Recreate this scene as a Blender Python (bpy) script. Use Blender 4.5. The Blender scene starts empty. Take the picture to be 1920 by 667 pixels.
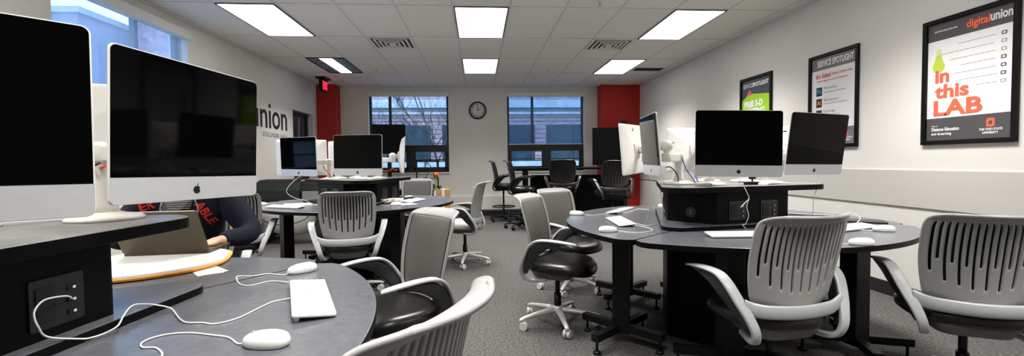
import bpy, bmesh, math, random
from mathutils import Vector, Matrix
from mathutils.bvhtree import BVHTree
random.seed(7)
SC = bpy.context.scene
COL = SC.collection
PI = math.pi
def rad(a): return a*PI/180

# ------------------------------------------------------------------ materials
def mat(name, col, rough=.5, metal=0., spec=.5, noise=None, bump=None, emit=None, coat=0.):
    m = bpy.data.materials.new(name); m.use_nodes = True
    nt = m.node_tree; b = nt.nodes['Principled BSDF']
    c = (col[0], col[1], col[2], 1)
    b.inputs['Base Color'].default_value = c
    b.inputs['Roughness'].default_value = rough
    b.inputs['Metallic'].default_value = metal
    b.inputs['Specular IOR Level'].default_value = spec
    b.inputs['Coat Weight'].default_value = coat
    if emit:
        b.inputs['Emission Color'].default_value = (emit[0], emit[1], emit[2], 1)
        b.inputs['Emission Strength'].default_value = emit[3]
    tc = nt.nodes.new('ShaderNodeTexCoord')
    if noise:                                   # (scale, amount[, detail])
        n = nt.nodes.new('ShaderNodeTexNoise'); n.inputs['Scale'].default_value = noise[0]
        n.inputs['Detail'].default_value = noise[2] if len(noise) > 2 else 4
        nt.links.new(tc.outputs['Object'], n.inputs['Vector'])
        r = nt.nodes.new('ShaderNodeValToRGB'); a = noise[1]
        r.color_ramp.elements[0].position = .3; r.color_ramp.elements[1].position = .7
        r.color_ramp.elements[0].color = (col[0]*(1-a), col[1]*(1-a), col[2]*(1-a), 1)
        r.color_ramp.elements[1].color = (min(1, col[0]*(1+a)), min(1, col[1]*(1+a)), min(1, col[2]*(1+a)), 1)
        nt.links.new(n.outputs['Fac'], r.inputs['Fac']); nt.links.new(r.outputs['Color'], b.inputs['Base Color'])
    if bump:                                    # (scale, strength)
        n = nt.nodes.new('ShaderNodeTexNoise'); n.inputs['Scale'].default_value = bump[0]; n.inputs['Detail'].default_value = 3
        nt.links.new(tc.outputs['Object'], n.inputs['Vector'])
        bp = nt.nodes.new('ShaderNodeBump'); bp.inputs['Strength'].default_value = bump[1]; bp.inputs['Distance'].default_value = .01
        nt.links.new(n.outputs['Fac'], bp.inputs['Height']); nt.links.new(bp.outputs['Normal'], b.inputs['Normal'])
    return m

M = {}
M['wall'] = mat('wall_paint', (.70, .685, .645), .85, noise=(3, .02), bump=(180, .04))
M['wall_dado'] = mat('wall_dado_panel', (.52, .51, .475), .6, noise=(2, .02))
M['red'] = mat('red_paint', (.44, .016, .007), .7, noise=(3, .05))
M['ceiling'] = mat('ceiling_tile', (.80, .785, .75), .95, noise=(60, .05, 6), bump=(260, .35))
M['grid'] = mat('ceiling_grid', (.66, .65, .62), .6, noise=(8, .03))
M['carpet'] = mat('carpet', (.084, .081, .078), 1., spec=.1, noise=(60, .5, 6), bump=(75, .8))
M['baseboard'] = mat('baseboard_rubber', (.012, .012, .012), .5, noise=(6, .1))
M['white_paint'] = mat('white_paint', (.74, .74, .72), .5, noise=(4, .02))
M['laminate'] = mat('slate_laminate', (.095, .10, .112), .27, noise=(45, .13, 5), spec=.6)
M['black_lam'] = mat('black_laminate', (.0022, .0022, .0025), .45, noise=(9, .1), spec=.1)
M['black_metal'] = mat('black_metal', (.0045, .0045, .005), .4, noise=(9, .1), spec=.25)
M['plastic_black'] = mat('black_plastic', (.005, .005, .0055), .4, noise=(30, .1), spec=.25)
M['plastic_soft'] = mat('black_soft_plastic', (.008, .008, .0085), .5, noise=(30, .1), spec=.3)
M['shell'] = mat('grey_shell_plastic', (.30, .30, .295), .36, noise=(20, .03), spec=.5)
M['stool_shell'] = mat('black_gloss_shell', (.012, .0115, .011), .32, noise=(20, .05), spec=.55)
M['arm_web'] = mat('dark_grey_arm_web', (.02, .02, .021), .4, noise=(20, .04), spec=.4)
M['arm_strip'] = mat('pale_grey_arm_plastic', (.38, .39, .395), .34, noise=(20, .03))
M['shell_dark'] = mat('grey_tray_plastic', (.11, .11, .112), .45, noise=(20, .04))
M['base_grey'] = mat('silver_grey_base', (.55, .55, .53), .38, metal=.25, noise=(20, .03))
M['caster'] = mat('caster_grey', (.6, .6, .58), .45, noise=(20, .03))
M['fabric'] = mat('grey_knit_fabric', (.135, .128, .118), .9, spec=.2, noise=(240, .25), bump=(600, .35))
M['vinyl'] = mat('black_vinyl', (.006, .0055, .005), .3, noise=(30, .15), bump=(180, .05), spec=.4)
M['vinyl_light'] = mat('pale_seat_upholstery', (.43, .42, .39), .45, noise=(30, .05))  # paler seat colour, given to one chair only
M['alu'] = mat('brushed_aluminium', (.58, .59, .60), .36, metal=.35, noise=(40, .02))
M['white_shell'] = mat('white_aluminium_back', (.78, .77, .745), .4, metal=.1, noise=(20, .015))
M['glass_black'] = mat('black_screen_glass', (.001, .001, .0012), .05, noise=(5, .1), spec=.07)
M['emblem'] = mat('emblem_black', (.004, .004, .004), .3, noise=(5, .1))
M['arm_white'] = mat('mount_white_enamel', (.66, .645, .60), .33, noise=(15, .02), spec=.5)
M['white_plastic'] = mat('white_plastic', (.80, .79, .77), .3, noise=(20, .015), coat=.2)
M['key'] = mat('white_keys', (.80, .80, .79), .5, noise=(40, .015))
M['cord'] = mat('white_cord', (.76, .75, .73), .45, noise=(40, .02))
M['cord_red'] = mat('red_cord', (.62, .06, .02), .45, noise=(40, .05))
M['cord_blue'] = mat('blue_cord', (.05, .11, .42), .45, noise=(40, .05))
M['cord_black'] = mat('black_cord', (.006, .006, .006), .45, noise=(40, .05))
M['paper'] = mat('white_paper', (.66, .65, .625), .8, noise=(12, .03))
M['folder'] = mat('orange_folder', (.85, .33, .02), .6, noise=(12, .08))
M['laptop'] = mat('bronze_grey_laptop', (.075, .054, .03), .4, metal=.3, noise=(60, .04))
M['navy'] = mat('navy_sweatshirt', (.012, .014, .024), .95, spec=.15, noise=(120, .3), bump=(300, .4))
M['letters_red'] = mat('red_lettering', (.62, .025, .015), .8, noise=(80, .1))
M['tee'] = mat('striped_shirt', (.11, .115, .13), .9, noise=(80, .2))
M['skin'] = mat('skin', (.58, .33, .22), .5, noise=(25, .06))
M['lip'] = mat('lip', (.42, .16, .12), .5, noise=(25, .06))
M['hair'] = mat('dark_hair', (.02, .013, .01), .6, noise=(60, .3))
M['denim'] = mat('denim', (.03, .04, .075), .9, noise=(120, .25))
M['shoe'] = mat('shoe', (.02, .02, .02), .6, noise=(30, .1))
M['cardboard'] = mat('cardboard', (.48, .27, .09), .8, noise=(10, .1))
M['orange'] = mat('orange_filament', (.85, .13, .01), .45, noise=(30, .1))
M['green_tape'] = mat('green_part', (.18, .42, .03), .5, noise=(30, .1))
M['steel'] = mat('steel', (.5, .5, .5), .3, metal=.9, noise=(30, .05))
M['brick'] = mat('outdoor_brick', (.40, .27, .28), .9, noise=(6, .3, 8))
M['stone'] = mat('outdoor_stone', (.50, .52, .54), .9, noise=(4, .15, 6))
M['stone_dark'] = mat('outdoor_dark_moulding', (.20, .24, .27), .9, noise=(4, .15, 6))  # darker stone colour for one facade band
M['lavender_brick'] = mat('outdoor_lavender_wall', (.27, .27, .36), .9, noise=(5, .12, 6))
M['lavender_glass'] = mat('outdoor_dull_glass', (.19, .20, .29), .4, noise=(5, .12, 6), spec=.2)
M['outglass'] = mat('outdoor_window_glass', (.022, .045, .06), .3, noise=(2, .4), spec=.25)
M['outframe'] = mat('outdoor_window_frame', (.045, .05, .06), .6, noise=(6, .1))
M['bark'] = mat('bark', (.10, .095, .10), .95, noise=(20, .3))
M['ground'] = mat('outdoor_ground', (.25, .25, .25), .95, noise=(3, .2))
M['frame_dark'] = mat('window_frame_bronze', (.016, .015, .015), .45, noise=(8, .1))
M['door_grey'] = mat('door_grey', (.07, .07, .07), .5, noise=(5, .1))
M['vent'] = mat('vent_enamel', (.76, .73, .66), .5, noise=(8, .03))
M['vent_dark'] = mat('vent_dark', (.05, .044, .038), .8, noise=(8, .1))
M['louver'] = mat('louver_sky_reflection', (.24, .30, .37), .35, metal=.5, noise=(35, .9, 2))  # blue sky reflection is put into the louver colour
M['panel_black'] = mat('socket_panel', (.006, .006, .0065), .4, noise=(20, .1))
M['poster_white'] = mat('poster_white', (.80, .79, .79), .45, noise=(3, .015))
M['poster_grey2'] = mat('poster_pale_grey', (.70, .69, .69), .45, noise=(3, .015))
M['poster_dark'] = mat('poster_charcoal', (.075, .068, .072), .45, noise=(3, .04))
M['poster_grey'] = mat('poster_grey', (.17, .165, .165), .45, noise=(3, .03))
M['poster_navy'] = mat('poster_navy', (.055, .065, .085), .45, noise=(3, .04))
M['poster_green'] = mat('poster_green', (.32, .58, .02), .45, noise=(3, .03))
M['poster_lime'] = mat('poster_lime', (.52, .62, .06), .45, noise=(3, .03))
M['poster_pale_lime'] = mat('poster_pale_lime', (.62, .68, .35), .45, noise=(3, .03))
M['poster_orange'] = mat('poster_orange_red', (.85, .13, .06), .45, noise=(3, .03))
M['poster_red'] = mat('poster_red', (.80, .10, .08), .45, noise=(3, .03))
M['poster_text'] = mat('poster_grey_print', (.40, .39, .40), .5, noise=(3, .03))
M['poster_ink'] = mat('poster_dark_print', (.11, .10, .17), .5, noise=(3, .03))
M['app_navy'] = mat('tile_navy', (.004, .02, .035), .5, noise=(3, .03))
M['app_brown'] = mat('tile_brown', (.03, .012, .003), .5, noise=(3, .03))
M['app_wine'] = mat('tile_wine', (.045, .006, .012), .5, noise=(3, .03))
M['app_plum'] = mat('tile_plum', (.04, .01, .06), .5, noise=(3, .03))
M['ink_cyan'] = mat('ink_cyan', (.03, .42, .68), .5, noise=(3, .03))
M['ink_amber'] = mat('ink_amber', (.85, .35, .01), .5, noise=(3, .03))
M['ink_rose'] = mat('ink_rose', (.75, .05, .12), .5, noise=(3, .03))
M['frame_black'] = mat('frame_black', (.0035, .0035, .0035), .35, noise=(8, .1), spec=.2)
M['display_black'] = mat('display_black', (.002, .002, .0022), .4, noise=(8, .1), spec=.12)
M['wall_letter'] = mat('wall_letter_black', (.008, .008, .009), .5, noise=(8, .1))
M['wall_letter_grey'] = mat('wall_letter_grey', (.36, .35, .335), .6, noise=(8, .03))
M['exit_red'] = mat('exit_letters_lit', (.5, .01, .02), .5, emit=(1, .015, .05, 1.5), noise=(8, .03))
M['clock_face'] = mat('clock_face', (.72, .71, .68), .5, noise=(8, .02))
M['lamp'] = mat('lit_diffuser', (.9, .9, .9), .5, emit=(1., .97, .93, 2.6), noise=(3, .01))
M['plotter_black'] = mat('plotter_black', (.004, .004, .004), .5, spec=.15, noise=(8, .1))
M['plotter_green'] = mat('plotter_dark_cover', (.012, .015, .013), .4, spec=.2, noise=(8, .1))
M['plotter_panel'] = mat('plotter_grey_panel', (.16, .175, .155), .5, noise=(8, .05))

def mix_transparent(name, tint, kind, fac, rough=.0):
    m = bpy.data.materials.new(name); m.use_nodes = True; nt = m.node_tree; nt.nodes.clear()
    o = nt.nodes.new('ShaderNodeOutputMaterial'); mx = nt.nodes.new('ShaderNodeMixShader'); mx.inputs[0].default_value = fac
    t = nt.nodes.new('ShaderNodeBsdfTransparent'); t.inputs[0].default_value = (*tint, 1)
    g = nt.nodes.new(kind)
    if kind == 'ShaderNodeBsdfGlossy': g.inputs['Roughness'].default_value = rough; g.inputs[0].default_value = (.9, .95, 1, 1)
    else: g.inputs[0].default_value = (.74, .76, .80, 1)
    nt.links.new(t.outputs[0], mx.inputs[1]); nt.links.new(g.outputs[0], mx.inputs[2]); nt.links.new(mx.outputs[0], o.inputs[0])
    return m
M['pane'] = mix_transparent('window_pane', (.86, .92, .97), 'ShaderNodeBsdfGlossy', .012, .02)
M['shade'] = mix_transparent('roller_shade_mesh', (.86, .88, .95), 'ShaderNodeBsdfTranslucent', .17)
M['shade_thin'] = mix_transparent('roller_shade_open_mesh', (.70, .78, .84), 'ShaderNodeBsdfTranslucent', .06)

# ------------------------------------------------------------------ mesh builder
class MB:
    def __init__(s): s.v = []; s.f = []; s.m = []; s.sm = []
    def add(s, vs, fs, mi=0, smooth=False):
        o = len(s.v); s.v += [tuple(p) for p in vs]
        for f in fs: s.f.append(tuple(i+o for i in f)); s.m.append(mi); s.sm.append(smooth)
        return s
    def box(s, a, b, mi=0):
        x0, y0, z0 = a; x1, y1, z1 = b
        return s.add([(x0,y0,z0),(x1,y0,z0),(x1,y1,z0),(x0,y1,z0),(x0,y0,z1),(x1,y0,z1),(x1,y1,z1),(x0,y1,z1)],
                     [(3,2,1,0),(4,5,6,7),(0,1,5,4),(1,2,6,5),(2,3,7,6),(3,0,4,7)], mi)
    def bar(s, p, q, w, h, mi=0, up=(0,0,1)):
        p = Vector(p); q = Vector(q); d = (q-p).normalized(); u = Vector(up)
        if abs(d.dot(u)) > .95: u = Vector((1,0,0))
        r = d.cross(u).normalized(); u = r.cross(d).normalized()
        vs = [c + r*(sx*w/2) + u*(sz*h/2) for c in (p, q) for sx, sz in ((-1,-1),(1,-1),(1,1),(-1,1))]
        return s.add(vs, [(0,1,2,3)[::-1],(4,5,6,7),(0,1,5,4),(1,2,6,5),(2,3,7,6),(3,0,4,7)], mi)
    def ring_stack(s, rings, cap0=True, cap1=True, mi=0, smooth=True, closed=True):
        n = len(rings[0]); o = len(s.v); fs = []
        vs = [p for r in rings for p in r]
        for i in range(len(rings)-1):
            for j in range(n if closed else n-1):
                k = (j+1) % n
                fs.append((i*n+j, i*n+k, (i+1)*n+k, (i+1)*n+j))
        s.add(vs, fs, mi, smooth)
        b = len(s.v)-len(vs)
        if cap0: s.f.append(tuple(b+j for j in range(n))[::-1]); s.m.append(mi); s.sm.append(False)
        if cap1: s.f.append(tuple(b+(len(rings)-1)*n+j for j in range(n))); s.m.append(mi); s.sm.append(False)
        return s
    def cyl(s, p, q, r0, r1=None, n=20, mi=0, cap=True):
        r1 = r0 if r1 is None else r1
        p = Vector(p); q = Vector(q); d = (q-p).normalized()
        a = d.orthogonal().normalized(); b = d.cross(a)
        R = [[c + (a*math.cos(2*PI*j/n) + b*math.sin(2*PI*j/n))*r for j in range(n)] for c, r in ((p, r0), (q, r1))]
        return s.ring_stack(R, cap, cap, mi)
    def lathe(s, prof, c=(0,0,0), n=28, mi=0, sx=1., sy=1., cap=True):
        R = [[(c[0]+r*sx*math.cos(2*PI*j/n), c[1]+r*sy*math.sin(2*PI*j/n), c[2]+z) for j in range(n)] for r, z in prof]
        return s.ring_stack(R, cap and prof[0][0] > 1e-4, cap and prof[-1][0] > 1e-4, mi)
    def tube(s, pts, r, n=8, mi=0, closed=False):
        P = [Vector(p) for p in pts]; R = []; prev = None
        m = len(P)
        for i in range(m):
            if closed: d = P[(i+1) % m]-P[i-1]
            else: d = P[min(i+1, m-1)]-P[max(i-1, 0)]
            if d.length < 1e-9: d = Vector((0,0,1))
            d.normalize()
            if prev is None: a = d.orthogonal().normalized()
            else:
                a = prev - d*prev.dot(d)
                a = a.normalized() if a.length > 1e-6 else d.orthogonal().normalized()
            prev = a; b = d.cross(a); rr = r[i] if isinstance(r, (list, tuple)) else r
            R.append([P[i] + (a*math.cos(2*PI*j/n)+b*math.sin(2*PI*j/n))*rr for j in range(n)])
        if closed: R.append(R[0])
        return s.ring_stack(R, not closed, not closed, mi)
    def sphere(s, c, r, n=16, mi=0, sc=(1,1,1)):
        R = []
        for i in range(1, n//2+1):
            pass
        rows = n//2
        R = [[(c[0]+r*sc[0]*math.sin(PI*i/rows)*math.cos(2*PI*j/n), c[1]+r*sc[1]*math.sin(PI*i/rows)*math.sin(2*PI*j/n), c[2]-r*sc[2]*math.cos(PI*i/rows)) for j in range(n)] for i in range(1, rows)]
        return s.ring_stack(R, True, True, mi)
    def prism(s, poly, z0, z1, top=0, side=0, bot=None):
        n = len(poly); bot = side if bot is None else bot
        vs = [(x, y, z0) for x, y in poly]+[(x, y, z1) for x, y in poly]
        s.add(vs, [tuple(range(n, 2*n))], top); b = len(s.v)-2*n
        s.f.append(tuple(b+j for j in range(n))[::-1]); s.m.append(bot); s.sm.append(False)
        for j in range(n):
            k = (j+1) % n; s.f.append((b+j, b+k, b+n+k, b+n+j)); s.m.append(side); s.sm.append(False)
        return s
    def xf(s, mtx):
        s.v = [tuple(mtx @ Vector(p)) for p in s.v]; return s
    def mesh(s, name, mats):
        me = bpy.data.meshes.new(name); me.from_pydata(s.v, [], s.f)
        for m in (mats if isinstance(mats, (list, tuple)) else [mats]): me.materials.append(m)
        for p, mi, sm in zip(me.polygons, s.m, s.sm): p.material_index = mi; p.use_smooth = sm
        me.update(); return me
    def obj(s, name, mats, parent=None, bevel=0, seg=2, loc=None, rot=None):
        o = bpy.data.objects.new(name, s.mesh(name, mats)); COL.objects.link(o)
        if parent: o.parent = parent
        if loc is not None: o.location = loc
        if rot is not None: o.rotation_euler = rot
        if bevel:
            b = o.modifiers.new('bevel', 'BEVEL'); b.width = bevel; b.segments = seg; b.limit_method = 'ANGLE'; b.angle_limit = rad(40)
        return o

def tag(o, label, cat, group=None, kind=None):
    o['label'] = label; o['category'] = cat
    if group: o['group'] = group
    if kind: o['kind'] = kind
    return o
def thing(name, label, cat, loc=(0,0,0), rz=0, group=None):
    o = bpy.data.objects.new(name, None); COL.objects.link(o); o.empty_display_size = .1
    o.location = loc; o.rotation_euler = (0, 0, rz)
    return tag(o, label, cat, group)
def struct(o): o['kind'] = 'structure'; return o
KIDS = {}
def copy_tree(o, parent=None):
    c = o.copy(); COL.objects.link(c)
    if parent: c.parent = parent
    for ch in list(o.children): copy_tree(ch, c)
    return c
def clone(o, label, loc=None, rz=None, group=None):
    c = copy_tree(o); c['label'] = label
    if loc is not None: c.location = loc
    if rz is not None: c.rotation_euler = (0, 0, rz)
    if group: c['group'] = group
    return c

def smooth_path(pts, k=5):
    P = [Vector(p) for p in pts]; out = []
    for i in range(len(P)-1):
        p0 = P[max(i-1, 0)]; p1 = P[i]; p2 = P[i+1]; p3 = P[min(i+2, len(P)-1)]
        for t in range(k):
            u = t/k
            out.append(.5*((2*p1)+(p2-p0)*u+(2*p0-5*p1+4*p2-p3)*u*u+(3*p1-p0-3*p2+p3)*u**3))
    out.append(P[-1]); return out

def rrect(w, h, r, n=6, cx=0, cy=0):
    out = []
    for sx, sy, a0 in ((1,-1,-90),(1,1,0),(-1,1,90),(-1,-1,180)):
        for i in range(n+1):
            a = rad(a0+90*i/n); out.append((cx+sx*(w/2-r)+r*math.cos(a), cy+sy*(h/2-r)+r*math.sin(a)))
    return out

def text_mesh(txt, size, bold=0., depth=.001, align='LEFT', spacing=1.):
    cu = bpy.data.curves.new('lettering', 'FONT'); cu.body = txt; cu.size = size
    cu.offset = bold*size; cu.extrude = depth; cu.align_x = align; cu.resolution_u = 3; cu.space_character = spacing
    o = bpy.data.objects.new('lettering', cu); COL.objects.link(o)
    dg = bpy.context.evaluated_depsgraph_get(); dg.update()
    me = bpy.data.meshes.new_from_object(o.evaluated_get(dg)); bpy.data.objects.remove(o); bpy.data.curves.remove(cu)
    return me
def text_obj(name, txt, size, m, mtx, parent=None, bold=0., depth=.001, align='LEFT', fit=None, spacing=1.):
    me = text_mesh(txt, size, bold, depth, align, spacing); me.materials.clear(); me.materials.append(m)
    if fit:
        xs = [v.co.x for v in me.vertices]; ys = [v.co.y for v in me.vertices]
        w = max(xs)-min(xs); h = max(ys)-min(ys); x0 = min(xs); y0 = min(ys)
        for v in me.vertices:
            v.co.x = (v.co.x-x0)*fit[0]/w; v.co.y = (v.co.y-y0)*fit[1]/h
    me.transform(mtx); o = bpy.data.objects.new(name, me); COL.objects.link(o)
    if parent: o.parent = parent
    return o

# ------------------------------------------------------------------ room
XL, XR, YB, YF, CH = -3.36, 3.567, 10.13, -2.4, 2.866
WT = .22
def wall_with_holes(name, axis, pos, out, a0, a1, z0, z1, holes, m):
    """wall slab; axis 'x' = plane x=pos spanning y, axis 'y' = plane y=pos spanning x"""
    mb = MB(); lo, hi = min(pos, pos+out), max(pos, pos+out)
    def bx(p, q, s, t):
        if q-p < 1e-6 or t-s < 1e-6: return
        if axis == 'x': mb.box((lo, p, s), (hi, q, t))
        else: mb.box((p, lo, s), (q, hi, t))
    cur = a0
    for h0, h1, hz0, hz1 in sorted(holes):
        bx(cur, h0, z0, z1); bx(h0, h1, z0, hz0); bx(h0, h1, hz1, z1); cur = h1
    bx(cur, a1, z0, z1)
    return struct(mb.obj(name, m))
struct(MB().box((XL-WT, YF-WT, -.12), (XR+WT, YB+WT, 0)).obj('floor', M['carpet']))
struct(MB().box((XL-WT, YF-WT, CH), (XR+WT, YB+WT, CH+.12)).obj('ceiling', M['ceiling']))
WIN_BACK = [(-2.385, -.64, .985, 2.755), (.65, 2.405, .985, 2.75)]
WIN_LEFT = (3.89, 5.60, .985, 2.755)
DOOR = (8.56, 9.58, 0., 2.20)
wall_with_holes('wall_back', 'y', YB, WT, XL-WT, XR+WT, 0, CH, WIN_BACK, M['wall'])
wall_with_holes('wall_left', 'x', XL, -WT, YF, YB, 0, CH, [WIN_LEFT, DOOR], M['wall'])
wall_with_holes('wall_right', 'x', XR, WT, YF, YB, 0, CH, [], M['wall'])
wall_with_holes('wall_front', 'y', YF, -WT, XL-WT, XR+WT, 0, CH, [], M['wall'])
# red wall piers
struct(MB().box((XL, 9.80, 0), (-2.97, YB, CH)).obj('trim_1', M['red']))
struct(MB().box((2.70, 9.80, 0), (XR, YB, CH)).obj('trim_2', M['red']))
# dado panel on the right wall with a fine shadow line below
struct(MB().box((XR-.012, YF, .79), (XR, 9.79, 1.096)).obj('trim_3', M['wall_dado'], bevel=.002))
# baseboards
bb = MB().box((XR-.012, YF, 0), (XR, 9.79, .12)); struct(bb.obj('baseboard_right', M['baseboard'], bevel=.003))
struct(MB().box((-2.96, YB-.012, 0), (2.69, YB, .11)).obj('baseboard_back', M['baseboard'], bevel=.003))
struct(MB().box((XL, YF, 0), (XL+.012, 8.5, .11)).obj('baseboard_left', M['baseboard'], bevel=.003))
# low convector rail on the back wall
struct(MB().box((-2.9, YB-.04, .14), (2.65, YB, .45)).obj('trim_4', M['wall'], bevel=.006))
# ceiling grid
g = MB(); GX0, GY0 = -.25, 4.914
for k in range(-6, 8):
    x = GX0+.61*k
    if XL+.02 < x < XR-.02: g.box((x-.012, YF, CH-.004), (x+.012, YB, CH+.001))
for k in range(-7, 6):
    y = GY0+1.22*k
    if YF+.02 < y < YB-.02: g.box((XL, y-.012, CH-.0036), (XR, y+.012, CH+.001))
g.box((XL, YF, CH-.02), (XL+.02, YB, CH+.001)); g.box((XR-.02, YF, CH-.02), (XR, YB, CH+.001)); g.box((XL, YB-.02, CH-.02), (XR, YB, CH+.001))
struct(g.obj('trim_5', M['grid']))

# windows
def window(n, axis, pos, out, a0, a1, z0, z1, shade, mull):
    fr = MB()
    def bx(mb, p, q, d0, d1, s, t, mi=0):
        if axis == 'y': mb.box((p, pos+d0, s), (q, pos+d1, t), mi)
        else:
            x0, x1 = pos-d1, pos-d0; mb.box((x0, p, s), (x1, q, t), mi)
    D0, D1 = .11, .16
    w = .055
    bx(fr, a0, a0+w, D0, D1, z0, z1); bx(fr, a1-w, a1, D0, D1, z0, z1); bx(fr, a0, a1, D0, D1, z1-w, z1); bx(fr, a0, a1, D0, D1, z0, z0+w)
    bx(fr, a0, a1, D0-.01, D1, 1.44, 1.59)                            # transom
    m0 = a0+mull*(a1-a0)
    bx(fr, m0-.028, m0+.028, D0, D1, 1.44, z1)
    c = (a0+a1)/2+.02
    bx(fr, c-.055, c+.055, D0-.008, D1, z0, 1.5)
    for s0, s1 in ((a0+w, c-.055), (c+.055, a1-w)):                   # hopper sashes
        bx(fr, s0, s0+.05, D0-.008, D1, z0+w, 1.44); bx(fr, s1-.05, s1, D0-.008, D1, z0+w, 1.44)
        bx(fr, s0, s1, D0-.008, D1, z0+w, z0+w+.06); bx(fr, s0, s1, D0-.012, D1, z0+.27, z0+.29)
    f = struct(fr.obj('window_%d' % n, M['frame_dark'], bevel=.004))
    p = MB(); bx(p, a0+.01, a1-.01, .132, .136, z0+.01, z1-.01); p.obj('window_pane', M['pane'], f)
    lin = MB()
    bx(lin, a0-.0, a0+.006, .0, D0, z0, z1); bx(lin, a1-.006, a1, 0, D0, z0, z1)
    lin.obj('window_jamb', M['white_paint'], f)
    s = MB(); bx(s, a0-.02, a1+.02, -.03, D0, z0-.03, z0); s.obj('window_sill', M['white_paint'], f, bevel=.004)
    ca = MB(); bx(ca, a0-.01, a1+.01, -.045, .05, z1-.10, z1); ca.obj('shade_cassette', M['white_paint'], f, bevel=.008)
    if shade:
        sh = MB(); bx(sh, a0+.04, a1-.04, .055, .0562, shade[0], z1-.06); sh.obj('roller_shade', shade[1], f)
        hb = MB(); bx(hb, a0+.04, a1-.04, .045, .066, shade[0]-.02, shade[0]); hb.obj('shade_hem_bar', M['white_paint'], f, bevel=.004)
    return f
window(1, 'y', YB, WT, *WIN_BACK[0], None, .26)
window(2, 'y', YB, WT, *WIN_BACK[1], (1.60, M['shade_thin']), .33)
window(3, 'x', XL, -WT, *WIN_LEFT, (1.1, M['shade']), .62)
# door recess far left
dr = MB().box((XL-.20, 8.60, 0), (XL-.15, 9.54, 2.16)).obj('door_1', M['door_grey'], bevel=.004); struct(dr)
fr = MB(); fr.box((XL-.22, 8.56, 0), (XL-.10, 8.63, 2.2)); fr.box((XL-.22, 9.51, 0), (XL-.10, 9.58, 2.2)); fr.box((XL-.22, 8.56, 2.13), (XL-.10, 9.58, 2.2))
fr.obj('door_frame', M['frame_dark'], dr, bevel=.004)
MB().box((XL-.148, 8.75, .95), (XL-.144, 9.38, 2.0)).obj('door_glass', M['outglass'], dr)
MB().box((XL-.145, 9.15, .2), (XL-.12, 9.19, 2.1)).obj('door_stile', M['steel'], dr, bevel=.004)
MB().cyl((XL-.14, 9.44, 1.0), (XL-.09, 9.44, 1.0), .012).cyl((XL-.09, 9.46, 1.0), (XL-.09, 9.34, 1.0), .011).obj('door_handle', M['steel'], dr)
# unseen closing slab behind the door so no sky leaks in
struct(MB().box((XL-WT-.05, 8.4, -.1), (XL-WT, 9.75, CH)).obj('sky_block_slab', M['wall']))

# ------------------------------------------------------------------ outdoors
b = thing('brick_building', 'brick and stone building across the street, seen through the back windows', 'building', (0, 17.5, -4))
MB().box((-12.5, .4, 0), (16, 6, 14)).obj('brick_wall', M['brick'], b)
def band(name, z0, z1, d, m): MB().box((-12.5, .4-d, z0+4), (16, .4, z1+4)).obj(name, m, b, bevel=.01)
band('brick_course', 3.62, 4.2, .05, M['brick'])
band('stone_ledge', 3.30, 3.60, .28, M['stone']); band('dark_moulding', 3.17, 3.30, .12, M['stone_dark'])
band('stone_string', 3.05, 3.15, .20, M['stone'])
for k in range(3): MB().box((-12.5, .32, 7.06-.145*k-.125), (16, .4, 7.06-.145*k)).obj('brick_course', M['brick'], b, bevel=.012)
band('stone_sill', .90, 1.22, .22, M['stone'])
for k in range(-3, 4):
    x = 2.45+4.05*k
    pr = MB()
    for j in range(8): pr.box((x-.22, .2, 5.25+.175*j), (x+.22, .42, 5.25+.175*j+.16))
    pr.obj('brick_pier', M['brick'], b, bevel=.015)
    if k < 3:
        MB().box((x+.3, .36, 5.22), (x+3.75, .40, 6.62)).obj('window_glass', M['outglass'], b)
        fm = MB()
        for xx in (x+.25, x+1.4, x+2.6, x+3.75): fm.box((xx-.04, .30, 5.22), (xx+.04, .4, 6.62))
        fm.box((x+.25, .31, 5.75), (x+3.75, .4, 5.82)); fm.obj('window_frame', M['outframe'], b)
# building outside the left window
b2 = thing('pale_building', 'tall pale building outside the window behind the big monitors', 'building', (-13.5, 0, -4))
MB().box((-6, 16.6, 0), (0, 27, 10.5)).obj('building_wall', M['lavender_brick'], b2)
for k in range(3): MB().box((-.1, 17.4, 1.2+3.2*k), (.03, 18.9, 3.2+3.2*k)).obj('window_glass', M['lavender_glass'], b2)
MB().box((-.1, 19.75, 0), (.06, 20.15, 10.3)).obj('window_mullion', M['outframe'], b2)
MB().box((-.1, 20.75, 0), (.05, 24, 10.3)).obj('curtain_glass', M['outglass'], b2)
MB().box((-6.1, 16.5, 10.4), (.15, 27, 10.6)).obj('roof_edge', M['stone'], b2)
t = thing('street_tree', 'bare branching tree standing outside the left back window', 'tree', (-.2, 14.6, -4))
tb = MB()
def branch(p, d, L, r, lev, mb):
    pts = [p]; q = Vector(p); dd = Vector(d).normalized()
    n = 5
    for i in range(n):
        dd = (dd+Vector((random.uniform(-.22,.22), random.uniform(-.15,.15), random.uniform(-.05,.16)))).normalized()
        q = q+dd*(L/n); pts.append(q.copy())
    mb.tube(pts, [r*(1-.6*i/n) for i in range(n+1)], 6)
    if lev > 0:
        for i in range(2, n+1):
            for _ in range(2 if lev > 1 else 1):
                nd = (dd+Vector((random.uniform(-1.1,1.1), random.uniform(-.6,.6), random.uniform(-.1,.7)))).normalized()
                branch(pts[i], nd, L*random.uniform(.5,.7), r*.45, lev-1, mb)
branch((-1.1, 0, 0), (0, 0, 1), 4.4, .10, 0, tb); tb.obj('trunk', M['bark'], t)
cb = MB(); branch((-1.05, 0, 4.1), (.05, 0, 1), 2.6, .055, 3, cb); branch((-1.1, 0, 4.0), (-.6, 0, .8), 1.9, .04, 3, cb); branch((-1.05, 0, 4.5), (.5, 0, .8), 1.7, .035, 3, cb)
cb.obj('branches', M['bark'], t)
struct(MB().box((-40, -20, -4.3), (40, 40, -4.0)).obj('ground', M['ground']))

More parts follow.
